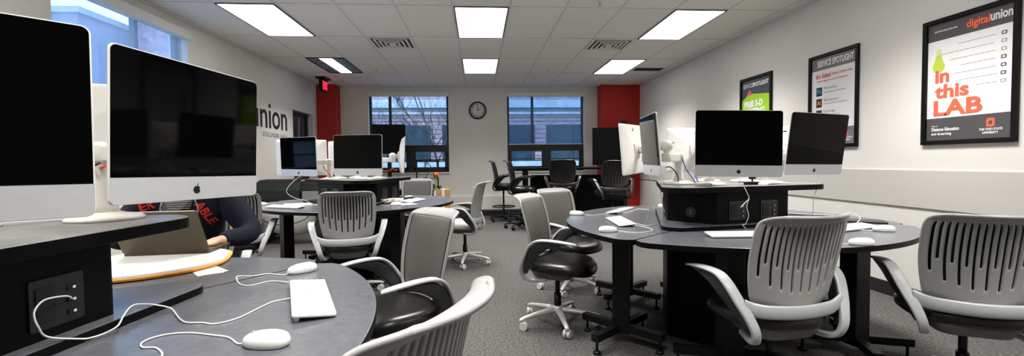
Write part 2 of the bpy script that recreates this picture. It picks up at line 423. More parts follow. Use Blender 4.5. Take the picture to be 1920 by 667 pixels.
# ------------------------------------------------------------------ ceiling fixtures
def troffer(x0, y0, label, odd=False):
    r = thing('ceiling_light', label, 'ceiling light', (x0+.305, y0+.61, CH))
    f = MB(); W, L = .592, 1.20; t_ = .014
    for a, c in (((-W/2, -L/2), (-W/2+t_, L/2)), ((W/2-t_, -L/2), (W/2, L/2)), ((-W/2, -L/2), (W/2, -L/2+t_*.6)), ((-W/2, L/2-t_*.6), (W/2, L/2))):
        f.box((a[0], a[1], -.014), (c[0], c[1], 0))
    f.obj('light_frame', M['frame_black'], r)
    if not odd:
        MB().box((-W/2+.014, -L/2+.008, -.010), (W/2-.014, L/2-.008, -.002)).obj('diffuser', M['lamp'], r)
    else:
        MB().box((-.095, -L/2+.008, -.010), (.095, L/2-.008, -.002)).obj('diffuser', M['lamp'], r)
        for s in (-1, 1):
            lv = MB(); x_0, x_1 = sorted((s*.10, s*.28))
            lv.box((x_0, -L/2+.008, -.004), (x_1, L/2-.008, -.001))
            for k in range(12): lv.box((x_0, -L/2+.05+k*.098, -.012), (x_1, -L/2+.058+k*.098, -.002))
            lv.obj('louver_panel', M['louver'], r)
    return r
rows = {2: 'nearest row', 4: 'far row'}
def cx(i): return GX0+.61*(i-4)
troffer(cx(0), GY0, 'lit ceiling panel at left above the largest monitor, nearer row')
troffer(cx(4), GY0, 'lit ceiling panel in the middle of the ceiling, nearer row')
troffer(cx(8), GY0, 'lit ceiling panel at right near the posters, nearer row')
troffer(cx(0), GY0+2.44, 'half-dark ceiling panel near the exit sign, one lit strip between bluish louvers', True)
troffer(cx(4), GY0+2.44, 'smaller-looking lit ceiling panel in line above the wall clock, far row')
troffer(cx(8), GY0+2.44, 'lit ceiling panel at right beside the dark slot, far row')
for i in (0, 4, 8):
    for k in (-1, -2):
        o = troffer(cx(i), GY0+2.44*k, 'lit ceiling panel overhead, out of the picture', False); o['group'] = 'ceiling panels overhead'

LAMP_W = 33.
def lamp(o, w, l, k):
    li = bpy.data.lights.new('lamp', 'AREA'); li.shape = 'RECTANGLE'; li.size = w; li.size_y = l; li.energy = LAMP_W*k; li.color = (1., .97, .93); li.spread = rad(112)
    lo = bpy.data.objects.new('lamp', li); COL.objects.link(lo); lo.parent = o; lo.location = (0, 0, -.018)
for o in [q for q in bpy.data.objects if q.name.startswith('ceiling_light')]:
    odd = 'half-dark' in o['label']; lamp(o, .18 if odd else .55, 1.15, .4 if odd else 1.)

def vent(x0, y0, label):
    r = thing('ceiling_vent', label, 'air vent', (x0+.29, y0+.29, CH))
    MB().box((-.28, -.28, -.006), (.28, .28, -.001)).obj('vent_backing', M['vent_dark'], r)
    for k, (w, dz) in enumerate(((.29, .010), (.225, .016), (.165, .022), (.105, .028))):
        f = MB(); b_ = .028 if k else .032
        for a, c in (((-w, -w), (w, -w+b_)), ((-w, w-b_), (w, w)), ((-w, -w+b_), (-w+b_, w-b_)), ((w-b_, -w+b_), (w, w-b_))):
            f.box((a[0], a[1], -dz), (c[0], c[1], -dz+.008))
        f.obj('vent_ring', M['vent'], r)
    MB().box((-.045, -.045, -.03), (.045, .045, -.004)).obj('vent_core', M['vent'], r)
    return r
vent(cx(2)+.02, 6.16, 'square stepped air vent in the ceiling left of the middle lights')
vent(cx(7)+.02, 6.16, 'square stepped air vent in the ceiling right of the middle lights')
r = thing('return_slot', 'long dark return-air slot in the ceiling by the right wall', 'air vent', (3.12, 8.15, CH))
MB().box((-.25, -.11, -.005), (.25, .11, -.001)).obj('slot_backing', M['vent_dark'], r)
f = MB()
for k in range(5): f.bar((-.25, -.09+.045*k, -.008), (.25, -.09+.045*k, -.008), .006, .012)
f.obj('slot_blade', M['vent_dark'], r)
def sprinkler(x, y, label):
    r = thing('sprinkler_head', label, 'sprinkler', (x, y, CH))
    MB().lathe([(.03, -.001), (.032, -.006), (.012, -.012)], n=16).obj('escutcheon', M['vent'], r)
    MB().cyl((0,0,-.006), (0,0,-.045), .007, n=10).lathe([(.001, -.047), (.018, -.047), (.018, -.05), (.001, -.051)], n=12).obj('deflector', M['steel'], r)
sprinkler(-1.78, 8.23, 'tiny sprinkler head in the ceiling near the half-dark light panel')
sprinkler(1.285, 8.26, 'tiny sprinkler head in the ceiling near the smoke detector')
sprinkler(1.285, 4.70, 'tiny sprinkler head in the ceiling at the top edge, between the middle and right lights')
r = thing('smoke_detector', 'small round smoke detector on the ceiling above the right back window', 'smoke detector', (1.28, 9.2, CH))
MB().lathe([(.07, -.001), (.07, -.02), (.05, -.04), (.001, -.045)], n=24).obj('detector_body', M['vent'], r)
MB().lathe([(.052, -.02), (.056, -.026), (.052, -.032)], n=24).obj('detector_slot', M['vent_dark'], r)
r = thing('exit_sign', 'black exit sign with red lit letters hanging below the ceiling', 'exit sign', (-2.98, 9.1, CH))
MB().box((-.10, -.16, -.03), (.10, .16, 0)).obj('canopy', M['frame_black'], r, bevel=.004)
MB().box((-.03, -.17, -.27), (.03, .17, -.03)).obj('sign_box', M['frame_black'], r, bevel=.006)
MB().box((.031, -.15, -.25), (.034, .15, -.06)).obj('sign_face', M['plastic_soft'], r)
text_obj('exit_lettering', 'EXIT', .17, M['exit_red'], Matrix.Translation((.036, -.135, -.235)) @ Matrix(((0,0,1,0),(1,0,0,0),(0,1,0,0),(0,0,0,1))), r, bold=.03, fit=(.27, .16))

# ------------------------------------------------------------------ wall things
# clock
ck = thing('wall_clock', 'round black-rimmed wall clock between the two back windows', 'clock', (0, YB, 2.345))
RX = Matrix.Rotation(PI/2, 4, 'X')
MB().lathe([(.19, 0), (.195, .02), (.19, .04), (.168, .045), (.166, .022)], n=40, cap=False).xf(RX).obj('clock_rim', M['frame_black'], ck)
MB().lathe([(.001, .02), (.17, .02), (.17, .012)], n=40, cap=False).xf(RX).obj('clock_face', M['clock_face'], ck)
nm = bpy.data.objects
for h in range(1, 13):
    a = rad(90-30*h); s_ = .044
    text_obj('clock_numeral', str(h), s_, M['frame_black'], Matrix.Translation((.135*math.cos(a), -.0225, .135*math.sin(a)-.015)) @ RX, ck, bold=.02, depth=.0006, align='CENTER')
MB().bar((0,-.025,-.02), (.0,-.025,.10), .010, .003, up=(0,1,0)).obj('minute_hand', M['frame_black'], ck)
MB().bar((-.012,-.028,-.008), (.062,-.028,.034), .012, .003, up=(0,1,0)).obj('hour_hand', M['frame_black'], ck)
# wall lettering on the left wall: +x normal, reading direction +y
ML = lambda y, z: Matrix.Translation((XL+.002, y, z)) @ Matrix(((0,0,1,0),(1,0,0,0),(0,1,0,0),(0,0,0,1)))
o = text_obj('wall_lettering', 'union', .5, M['wall_letter'], ML(7.02, 1.78), None, bold=.006, depth=.004, fit=(1.27, .40)); tag(o, 'large black word union on the left wall', 'wall lettering')
o = text_obj('wall_lettering', 'STILLMAN HALL', .1, M['wall_letter_grey'], ML(7.38, 1.645), None, bold=0, depth=.003, fit=(.93, .075)); tag(o, 'small grey words STILLMAN HALL beneath the large black word', 'wall lettering')
# wall outlet
ou = thing('wall_outlet', 'small white outlet plate low on the back wall below the clock', 'outlet', (-.10, YB, .60))
MB().box((-.036, -.006, -.058), (.036, 0, .058)).obj('outlet_plate', M['white_plastic'], ou, bevel=.002)
for s in (-1, 1): MB().box((-.017, -.008, s*.024-.015), (.017, -.005, s*.024+.015)).obj('socket', M['white_paint'], ou, bevel=.003)

# posters on the right wall (local: u to the viewer's right = -y, v up, n = -x)
def poster(name, label, ya, yb, z0, z1):
    r = thing(name, label, 'poster', (XR, ya, z0))
    W, H = ya-yb, z1-z0
    r.matrix_world = Matrix.Translation((XR-.001, ya, z0)) @ Matrix(((0,0,-1,0),(-1,0,0,0),(0,1,0,0),(0,0,0,1)))
    f = MB(); t_ = .034
    for a, c in (((0,0),(W,t_)), ((0,H-t_),(W,H)), ((0,t_),(t_,H-t_)), ((W-t_,t_),(W,H-t_))): f.box((a[0],a[1],0), (c[0],c[1],.024))
    f.obj('poster_frame', M['frame_black'], r, bevel=.004)
    return r, W, H
def patch(r, name, pts, m, k=1):
    mb = MB(); mb.prism(pts, .004, .0045+.0006*k); return mb.obj(name, m, r)
def rect(x0, y0, x1, y1): return [(x0,y0),(x1,y0),(x1,y1),(x0,y1)]
def ptext(r, txt, x, y, w, h, m, bold=.02, k=4):
    return text_obj('poster_lettering', txt, .1, m, Matrix.Translation((x, y, .0048+.0006*k)), r, bold=bold, depth=.0003, fit=(w, h))
def ellipse(cx_, cy_, a, b_, n=24): return [(cx_+a*math.cos(2*PI*i/n), cy_+b_*math.sin(2*PI*i/n)) for i in range(n)]
p, W, H = poster('framed_poster', 'largest framed poster, in this LAB in orange-red with a lime light bulb', 3.398, 2.748, 1.296, 2.262)
patch(p, 'poster_sheet', rect(.03,.03,W-.03,H-.03), M['poster_white'], 0)
patch(p, 'poster_beam', [(.16,.70),(W-.03,.24),(W-.03,.16),(.03,.62),(.03,.66)][::-1], M['poster_grey2'], 0) if False else None
patch(p, 'poster_header', rect(.03,H-.165,W-.03,H-.03), M['poster_dark'])
patch(p, 'poster_footer', rect(.03,.03,W-.03,.205), M['poster_dark'])
ptext(p, 'digital', .315, H-.142, .155, .075, M['poster_orange'], .03); ptext(p, 'union', .472, H-.122, .132, .062, M['poster_white'], .03)
ptext(p, 'digitalunion.osu.edu', .085, H-.105, .165, .018, M['poster_white'], .02)
patch(p, 'bulb_picture', [(.118+.046*math.cos(a), .60+.046*math.sin(a)) for a in [rad(170+200*i/24) for i in range(25)]]+[(.150,.640),(.140,.665),(.138,.688),(.098,.688),(.096,.665),(.086,.640)], M['poster_lime'], 3)
patch(p, 'bulb_cap', rrect(.038, .045, .014, 4, .118, .712), M['poster_pale_lime'], 2)
ptext(p, 'in', .095, .475, .105, .098, M['poster_orange'], .032); ptext(p, 'this', .095, .355, .245, .105, M['poster_orange'], .032); ptext(p, 'LAB', .088, .222, .345, .118, M['poster_orange'], .032)
lines = [('Consult help from friendly staff', .30, .30), ('Presentation and video production space training', .16, .44), ('Multimedia studio computers, cameras', .24, .36), ('Video and audio equipment', .32, .28), ('Scanning and large format printing', .27, .33), ('Collaborative workstations', .31, .29), ('3D printing', .43, .17)]
for i, (tx, x0, ww) in enumerate(lines):
    yy = H-.225-.054*i
    MBp = MB(); n = int(ww/.022)
    for j in range(n): MBp.prism(rect(x0-.04+j*.022*.86, yy, x0-.04+j*.022*.86+.013+.004*((i*7+j*3) % 2), yy+.006), .0045, .0052)
    MBp.obj('poster_print_line', M['poster_text'], p)
    ic = rrect(.034, .026, .006, 3, .555, yy+.004); patch(p, 'poster_icon', ic, M['poster_ink'] if i in (0,3,4,5) else M['poster_text'], 1)
    patch(p, 'icon_detail', ellipse(.555, yy+.004, .009, .007, 10), M['poster_white'], 2)
ptext(p, 'Distance Education', .075, .105, .205, .026, M['poster_white'], .03); ptext(p, 'and eLearning', .075, .068, .15, .026, M['poster_white'], .03); ptext(p, 'Office of', .077, .138, .045, .012, M['poster_white'], .0)
o1 = [(.485+x, .143+y) for x, y in [(-.020,-.030),(.020,-.030),(.026,-.022),(.026,.022),(.020,.030),(-.020,.030),(-.026,.022),(-.026,-.022)]]
patch(p, 'university_emblem', o1, M['poster_orange'], 2); patch(p, 'emblem_centre', [(.485+x*.42, .143+(y-.143)*.42) for x, y in [(a-.485, b_) for a, b_ in o1]], M['poster_dark'], 3)
ptext(p, 'THE OHIO STATE', .415, .088, .145, .017, M['poster_white'], .03); ptext(p, 'UNIVERSITY', .437, .064, .10, .017, M['poster_white'], .03)

p, W, H = poster('framed_poster', 'framed poster headed SERVICE SPOTLIGHT with a white sheet and small square app tiles', 4.652, 4.012, 1.31, 2.272)
patch(p, 'poster_sheet', rect(.03,.03,W-.03,H-.03), M['poster_white'], 0)
patch(p, 'poster_header', rect(.03,H-.16,W-.03,H-.03), M['poster_grey']); patch(p, 'poster_footer', rect(.03,.03,W-.03,.20), M['poster_grey'])
ptext(p, 'SERVICE SPOTLIGHT', .115, H-.128, .46, .065, M['poster_white'], .03)
ptext(p, "It's Suite!", .095, H-.245, .20, .05, M['poster_red'], .02); ptext(p, 'Adobe Creative Suite', .31, H-.232, .25, .028, M['poster_red'], 0); ptext(p, 'on the Digital Union Lab Computers', .105, H-.288, .40, .026, M['poster_red'], 0)
for i, (nm_, sub, ab, bg, ink) in enumerate([('Photoshop', 'Image editing and compositing', 'Ps', 'app_navy', 'ink_cyan'), ('Illustrator', 'Vector graphics and illustration', 'Ai', 'app_brown', 'ink_amber'), ('InDesign', 'Page design and layout', 'Id', 'app_wine', 'ink_rose'), ('Premiere', 'Video editing', 'Pr', 'app_plum', 'ink_rose')]):
    y0 = H-.425-.118*i
    patch(p, 'app_tile', rect(.10, y0, .178, y0+.09), M[bg], 1); ptext(p, ab, .115, y0+.025, .048, .045, M[ink], .02)
    ptext(p, nm_, .205, y0+.055, .018*len(nm_)+.01, .03, M['poster_text'], 0); ptext(p, sub, .205, y0+.022, .0095*len(sub), .018, M['poster_text'], 0)
    patch(p, 'poster_rule', rect(.205, y0-.012, W-.06, y0-.010), M['poster_grey2'], 1)
ptext(p, 'Distance Education', .075, .105, .20, .024, M['poster_white'], .02)
patch(p, 'university_emblem', rrect(.04, .05, .01, 3, .50, .13), M['poster_red'], 2); ptext(p, 'THE OHIO STATE', .43, .085, .14, .016, M['poster_white'], .03); ptext(p, 'UNIVERSITY', .45, .062, .10, .016, M['poster_white'], .03)

p, W, H = poster('framed_poster', 'framed green and navy poster reading FREE 3-D PRINTING, furthest along the right wall', 5.934, 5.27, 1.30, 2.268)
patch(p, 'poster_sheet', rect(.03,.03,W-.03,H-.03), M['poster_navy'], 0)
patch(p, 'green_shape', [(.03,.12),(W-.03,.12),(W-.03,.705),(.20,.755),(.03,.675)], M['poster_green'], 1)
patch(p, 'red_tip', [(.14,.735),(.265,.738),(.20,.805)], M['poster_red'], 2)
ptext(p, 'SERVICE', .06, H-.135, .20, .055, M['poster_white'], .0); ptext(p, 'SPOTLIGHT', .265, H-.135, .33, .055, M['poster_white'], .05)
ptext(p, 'FREE 3-D', .09, .575, .39, .085, M['poster_white'], .05); ptext(p, 'PRINTING', .09, .475, .43, .085, M['poster_white'], .05)

# ------------------------------------------------------------------ chairs
def back_pt(u, v, off=0.):
    H_, z0 = .452, .512
    z = z0+H_*v
    W_ = .192+.038*math.sin(min(v, .62)/.62*PI/2)
    r1 = .09; t_ = (1-v)*H_; w = W_
    if t_ < r1: w = W_-r1+math.sqrt(max(0, r1*r1-(r1-t_)**2))
    r0 = .06; t0 = v*H_
    if t0 < r0: w = min(w, W_-r0+math.sqrt(max(0, r0*r0-(r0-t0)**2)))
    y = -.178-.075*v**1.15+.012*math.sin(PI*v)
    if v > .89: y -= .058*((v-.89)/.11)**1.7; z -= .016*((v-.89)/.11)**2
    y += .062*abs(u)**2.3*(1-.35*v)
    return Vector((u*w, y+off, z))
def sweep(pts, lat, thk, n=16, side=None, smooth=True, lathint=None):
    """rounded blade: section half-width lat along x-ish, half-thickness thk along path normal"""
    mb = MB(); R = []; m = len(pts); P = [Vector(p) for p in pts]
    for i in range(m):
        d = (P[min(i+1, m-1)]-P[max(i-1, 0)]).normalized()
        a = Vector((1,0,0)) if lathint is None else Vector(lathint[i])
        a = (a-d*a.dot(d)).normalized(); b_ = d.cross(a)
        R.append([P[i]+a*(lat[i]*math.copysign(abs(math.cos(t))**.4, math.cos(t)))+b_*(thk[i]*math.copysign(abs(math.sin(t))**.45, math.sin(t))) for t in [2*PI*j/n for j in range(n)]])
    mb.ring_stack(R); return mb
def build_chair(label, group, black=False, tall=False, light_seat=False):
    rt = thing('bar_stool' if tall else 'task_chair', label, 'stool' if tall else 'chair', group=group)
    up = .27 if tall else 0.
    shell = M['stool_shell'] if black else M['shell']; frame = M['stool_shell'] if black else M['arm_strip']
    base = M['plastic_black'] if black else M['base_grey']; cas = M['plastic_black'] if black else M['caster']
    L = []
    # backrest with staggered slots
    N = 17; e0 = .915
    edges = [-1., -.96, -e0]; kinds = [0, 0]
    pitch = 2*e0/N
    for k in range(N):
        a = -e0+k*pitch
        edges += [a+pitch*.28, a+pitch*.72, a+pitch]; kinds += [0, k+1, 0]
    edges += [.96, 1.]; kinds += [0, 0]
    vs = [0, .015, .04, .08]+[.08+.81*i/24 for i in range(1, 25)]+[.905, .92, .94, .955, .97, .983, .992, .998, 1.]
    mb = MB(); nU = len(edges)
    for v in vs:
        for u in edges: mb.v.append(tuple(back_pt(u, v)))
    for i in range(len(vs)-1):
        vm = (vs[i]+vs[i+1])/2
        for j in range(nU-1):
            k = kinds[j]
            if k:
                uu = (edges[j]+edges[j+1])/2
                lo = (.17+.22*uu*uu) if k % 2 else (.41+.12*uu*uu)
                if lo < vm < .892: continue
            mb.f.append((i*nU+j, i*nU+j+1, (i+1)*nU+j+1, (i+1)*nU+j)); mb.m.append(0); mb.sm.append(True)
    o = mb.obj('backrest', shell, rt); so = o.modifiers.new('thick', 'SOLIDIFY'); so.thickness = .013; so.offset = 0
    rim = [back_pt(-1, v) for v in vs]+[back_pt(u/6, 1) for u in range(-5, 6)]+[back_pt(1, v) for v in vs[::-1]]+[back_pt(u/6, 0) for u in range(5, -6, -1)]
    MB().tube(rim, .0078, 8, closed=True).obj('backrest_rim', shell, o)
    # upholstery on the front
    mb = MB(); uu = [-.9+1.8*i/16 for i in range(17)]; vv = [.03, .06, .1]+[.1+.72*i/10 for i in range(1, 11)]+[.85, .872, .889]
    for q, off in ((0, .012), (1, .024)):
        for v in vv:
            for u in uu:
                e = 1-max(abs(u)/.9, abs(v-.46)/.43)**6
                mb.v.append(tuple(back_pt(u*(.97 if q else 1), v, .011+(.012*max(0, e) if q else 0))))
    n1, n2 = len(uu), len(vv); base_i = n1*n2
    for i in range(n2-1):
        for j in range(n1-1):
            mb.f.append((base_i+i*n1+j, base_i+(i+1)*n1+j, base_i+(i+1)*n1+j+1, base_i+i*n1+j+1)); mb.m.append(0); mb.sm.append(True)
            mb.f.append((i*n1+j, i*n1+j+1, (i+1)*n1+j+1, (i+1)*n1+j)); mb.m.append(1); mb.sm.append(True)
    for i in range(n2-1):
        for j in (0, n1-1): 
            q = (i*n1+j, (i+1)*n1+j, base_i+(i+1)*n1+j, base_i+i*n1+j); mb.f.append(q if j == 0 else q[::-1]); mb.m.append(0); mb.sm.append(True)
    for j in range(n1-1):
        for i in (0, n2-1):
            q = (i*n1+j, base_i+i*n1+j, base_i+i*n1+j+1, i*n1+j+1); mb.f.append(q if i == 0 else q[::-1]); mb.m.append(0); mb.sm.append(True)
    mb.obj('back_cushion', [M['plastic_soft'] if black else M['fabric'], M['plastic_black']], rt)  # black rear face puts the shade inside the slots into the colour
    # cross band below the backrest
    bp = smooth_path([(-.252,-.150,.535),(-.215,-.163,.520),(-.15,-.184,.510),(0,-.198,.504),(.15,-.184,.510),(.215,-.163,.520),(.252,-.150,.535)], 4)
    mbb = MB(); R = []
    for i, q in enumerate(bp):
        d = (bp[min(i+1, len(bp)-1)]-bp[max(i-1, 0)]).normalized(); n_ = d.cross(Vector((0,0,1))).normalized()
        R.append([q+n_*(.0105*math.cos(t_))+Vector((0,0,.033*math.copysign(abs(math.sin(t_))**.7, math.sin(t_)))) for t_ in [2*PI*j/10 for j in range(10)]])
    mbb.ring_stack(R); mbb.obj('back_band', frame, rt)
    for s in (-1, 1):
        ctrl = [(.298,.228,.646,.014,.004),(.304,.205,.653,.024,.0065),(.310,.11,.664,.0275,.0075),(.311,.02,.668,.0275,.0075),(.308,-.05,.659,.027,.008),(.298,-.098,.622,.0265,.0085),(.275,-.140,.553,.025,.0095),(.250,-.172,.490,.023,.011),(.230,-.190,.430,.021,.012),(.214,-.172,.380,.019,.013),(.196,-.115,.362,.017,.013),(.17,-.02,.368,.014,.012)]
        sp = smooth_path([(c[0]*s, c[1], c[2]) for c in ctrl], 4)
        def lerp(ix):
            out = []
            for i in range(len(ctrl)-1):
                for t_ in range(4): out.append(ctrl[i][ix]+(ctrl[i+1][ix]-ctrl[i][ix])*t_/4)
            out.append(ctrl[-1][ix]); return out
        a = sweep(sp, lerp(3), lerp(4)).obj('arm', frame, rt)
        gs = [(.307,.16,.652,.019,.005),(.308,.10,.645,.020,.012),(.307,.03,.634,.020,.024),(.303,-.03,.612,.019,.036),(.292,-.075,.572,.018,.038),(.270,-.108,.52,.017,.032),(.250,-.140,.47,.015,.022),(.232,-.155,.42,.012,.012)]
        ctrl = gs; sp = smooth_path([(c[0]*s, c[1], c[2]) for c in gs], 4)
        sweep(sp, lerp(3), lerp(4)).obj('arm_underside', M['plastic_black'] if black else M['arm_web'], a)
    # seat: squircle cushion
    R = []
    for z, k in ((.410,.80),(.413,.92),(.426,.985),(.443,1.),(.462,.985),(.476,.93),(.486,.82),(.491,.6),(.4915,.3)):
        ring = []
        for j in range(36):
            t_ = 2*PI*j/36; c, s_ = math.cos(t_), math.sin(t_); q = (abs(c)**2.7+abs(s_)**2.7)**(-1/2.7)
            x = .245*k*q*c; y = .24*k*q*s_+.045
            ring.append((x, y, z-(.02*max(0, (y-.12)/.14)**2 if y > .12 else 0)+.012*(x/.245)**2*(1 if z > .47 else 0)))
        R.append(ring)
    MB().ring_stack(R).obj('seat', M['vinyl_light'] if light_seat else M['vinyl'], rt)
    R = []
    for z, k in ((.355,.55),(.362,.64),(.395,.72),(.43,.80)):
        R.append([(x*k, y*k-.01, z) for x, y in rrect(.44, .42, .10, 5)])
    MB().ring_stack(R).obj('seat_tray', M['plastic_black'] if black else M['shell_dark'], rt)
    # pedestal
    if tall: 
        for ch in rt.children: ch.location.z += up
    MB().cyl((0,0,.10), (0,0,.23), .028, .026).cyl((0,0,.23), (0,0,.37+up), .0175).obj('gas_cylinder', M['plastic_black'], rt)
    if tall:
        fr_ = MB().tube([(.225*math.cos(2*PI*i/32), .225*math.sin(2*PI*i/32), .30) for i in range(32)], .011, 8, closed=True)
        for k in range(3): fr_.bar((0,0,.30), (.22*math.cos(2*PI*k/3), .22*math.sin(2*PI*k/3), .30), .02, .01)
        fr_.lathe([(.03,.27),(.035,.285),(.035,.315),(.03,.33)]); fr_.obj('foot_ring', M['plastic_black'], rt)
    MB().lathe([(.03,.075),(.042,.085),(.045,.11),(.034,.135),(.028,.14)]).obj('hub', base, rt)
    for k in range(5):
        a = rad(90+72*k); c, s_ = math.cos(a), math.sin(a)
        R = []
        for q, (r_, z, w, h) in enumerate(((.02,.108,.026,.022),(.10,.104,.023,.020),(.20,.094,.019,.016),(.28,.082,.016,.013),(.305,.074,.015,.011),(.312,.070,.009,.006))):
            R.append([(r_*c-s_*w*math.cos(t_), r_*s_+c*w*math.cos(t_), z+h*math.sin(t_)) for t_ in [2*PI*j/10 for j in range(10)]])
        lg = MB().ring_stack(R).obj('leg', base, rt)
        p0 = Vector((.292*c, .292*s_, 0)); ax = Vector((math.cos(a+.9), math.sin(a+.9), 0)); sd = Vector((-ax.y, ax.x, 0))*.012
        cm = MB().cyl(p0+Vector((0,0,.045)), p0+Vector((0,0,.075)), .008, n=10)
        for e in (-1, 1):
            cc = p0+sd+Vector((0,0,.030)); cm.cyl(cc+ax*(e*.006), cc+ax*(e*.024), .030, .028, n=20)
        hd = [p0+sd+Vector((0,0,.03))+Vector((-ax.y, ax.x, 0))*(.022*math.cos(t_))+Vector((0,0,.026*math.sin(t_))) for t_ in [PI*j/6 for j in range(7)]]
        cm.tube(hd, .0055, 6); cm.obj('caster', cas, lg)
    return rt
def put_chair(o, x, y, head, dz=0., spin=0.):
    o.location = (x, y, 0); o.rotation_euler = (0, 0, rad(head-90))
    for ch in o.children:
        n = ch.name.split('.')[0]
        if dz and n in ('backrest', 'back_cushion', 'back_band', 'arm', 'seat', 'seat_tray'): ch.location.z += dz
        if spin and n in ('leg', 'hub'): ch.rotation_euler = (0, 0, rad(spin))
GC = 'grey slatted-back task chairs'
chair0 = build_chair('grey slotted-back task chair, back to us, in front of the right riser', GC)
spec = [
 ('grey slotted-back task chair, back to us, at the middle table below the centre monitor', -1.175, 4.18, 103, .01, 0),
 ('large grey task chair facing left between the tables, its grey fabric front in view', -.42, 2.36, 216, -.01, 20),
 ('grey task chair nearest the camera, cut off by the bottom edge', -.285, .925, 155, .0, 0),
 ('grey task chair with pale seat in the carpet aisle, side-on below the clock', -.17, 5.36, 168, .02, 25),
 ('grey task chair on the far side of the middle table, facing us', -.95, 6.9, -92, .0, 0),
 ('grey task chair with whole silver star base in view, left of the right table', .57, 3.28, -28, .0, 12),
 ('grey task chair just behind the one left of the right table', .85, 4.17, -54, -.02, 10),
 ('grey slotted-back task chair at the right edge of the picture, back to us', 2.40, 2.06, 63, -.01, 0),
 ('grey slotted-back task chair half hidden behind the person in the sweatshirt', -2.27, 4.42, 106, .0, 0),
 ('grey task chair the person in the sweatshirt sits on', -1.76, 2.86, -66, -.02, 0),
]
chairs = []
for s in spec:
    o = clone(chair0, s[0]); chairs.append((o, s))
put_chair(chair0, 1.43, 2.12, 96, -.0, 0)
for o, s in chairs: put_chair(o, s[1], s[2], s[3], s[4], s[5])
for ch in chairs[3][0].children:
    if ch.name.startswith('seat') and not ch.name.startswith('seat_tray'):
        ch.data = ch.data.copy(); ch.data.materials.clear(); ch.data.materials.append(M['vinyl_light'])
stool0 = build_chair('black bar stool at the left end of the high table, side-on and furthest back', 'black bar stools at the high table', True, True)
st = [clone(stool0, l) for l in ('black bar stool side-on at the high table, second from the left', 'black bar stool with its back to us below the right back window', 'black bar stool, back to us, rightmost at the high table')]
put_chair(stool0, .50, 9.15, -8, 0, 10)
put_chair(st[0], .75, 8.05, -12, 0, 30); put_chair(st[1], 1.52, 8.15, 82, 0, 0); put_chair(st[2], 2.08, 6.95, 96, -.02, 0)

# ------------------------------------------------------------------ table pods
T = .765; PL = .79; SH = 1.03
def lobe_poly(r0, k):
    pts = []
    for i in range(49):
        f_ = -59.75+119.5*i/48
        r_ = r0+k*(min(abs(f_), 56)/50)**2
        if abs(f_) > 55: r_ -= .05*((abs(f_)-55)/4.75)**2
        pts.append((r_*math.cos(rad(f_)), r_*math.sin(rad(f_))))
    pts += [(.462*math.cos(rad(59.5)), .462*math.sin(rad(59.5))), (.353, .279), (.353, -.279), (.462*math.cos(rad(59.5)), -.462*math.sin(rad(59.5)))]
    return pts
def tri_poly(tip, inr, axis, rnd=5):
    """triangle with faces at distance inr towards axis, axis+120..; corners cut round at radius tip"""
    pts = []
    h = math.sqrt(max(tip*tip-inr*inr, .0001))
    for k in range(3):
        a = rad(axis+120*k)
        for e in (-1, 1):
            pts.append((inr*math.cos(a)-e*h*math.sin(a), inr*math.sin(a)+e*h*math.cos(a)))
    return pts
def rounded(poly, r, n=4):
    out = []; m = len(poly)
    for i in range(m):
        p0, p1, p2 = Vector(poly[i-1]), Vector(poly[i]), Vector(poly[(i+1) % m])
        d0 = (p0-p1); d2 = (p2-p1); q = min(r, d0.length*.45, d2.length*.45)
        a = p1+d0.normalized()*q; c = p1+d2.normalized()*q
        for j in range(n+1):
            t_ = j/n; out.append(tuple((a*(1-t_)+p1*t_)*(1-t_)+(p1*(1-t_)+c*t_)*t_))
    return out
def pod(cx_, cy_, axisB, r0, k, names, cols):
    lobes = []
    for i, (nm_, ang) in enumerate(zip(names, (axisB, axisB-120, axisB+120))):
        t_ = thing('computer_table', nm_, 'table', (cx_, cy_, 0), rad(ang), 'fan-shaped computer tables')
        MB().prism(lobe_poly(r0, k), T-.03, T, 0, 1).obj('tabletop', [M['laminate'], M['black_lam']], t_, bevel=.003)
        for (rr, ff) in cols:
            x, y = rr*math.cos(rad(ff)), rr*math.sin(rad(ff))
            lg = MB().box((x-.055, y-.055, .07), (x+.055, y+.055, T-.03)).obj('leg', M['black_metal'], t_, bevel=.006)
            for d in range(4):
                a = rad(45+90*d+15); ex, ey = x+.30*math.cos(a), y+.30*math.sin(a)
                fm = MB().bar((x, y, .105), (ex, ey, .105), .05, .045)
                fx, fy = x+.275*math.cos(a), y+.275*math.sin(a)
                fm.cyl((fx, fy, .09), (fx, fy, .02), .008, n=10).lathe([(.026, .0), (.026, .012), (.012, .024)], (fx, fy, 0), n=14)
                fm.obj('foot_bar', M['black_metal'], lg)
        lobes.append(t_)
    return lobes
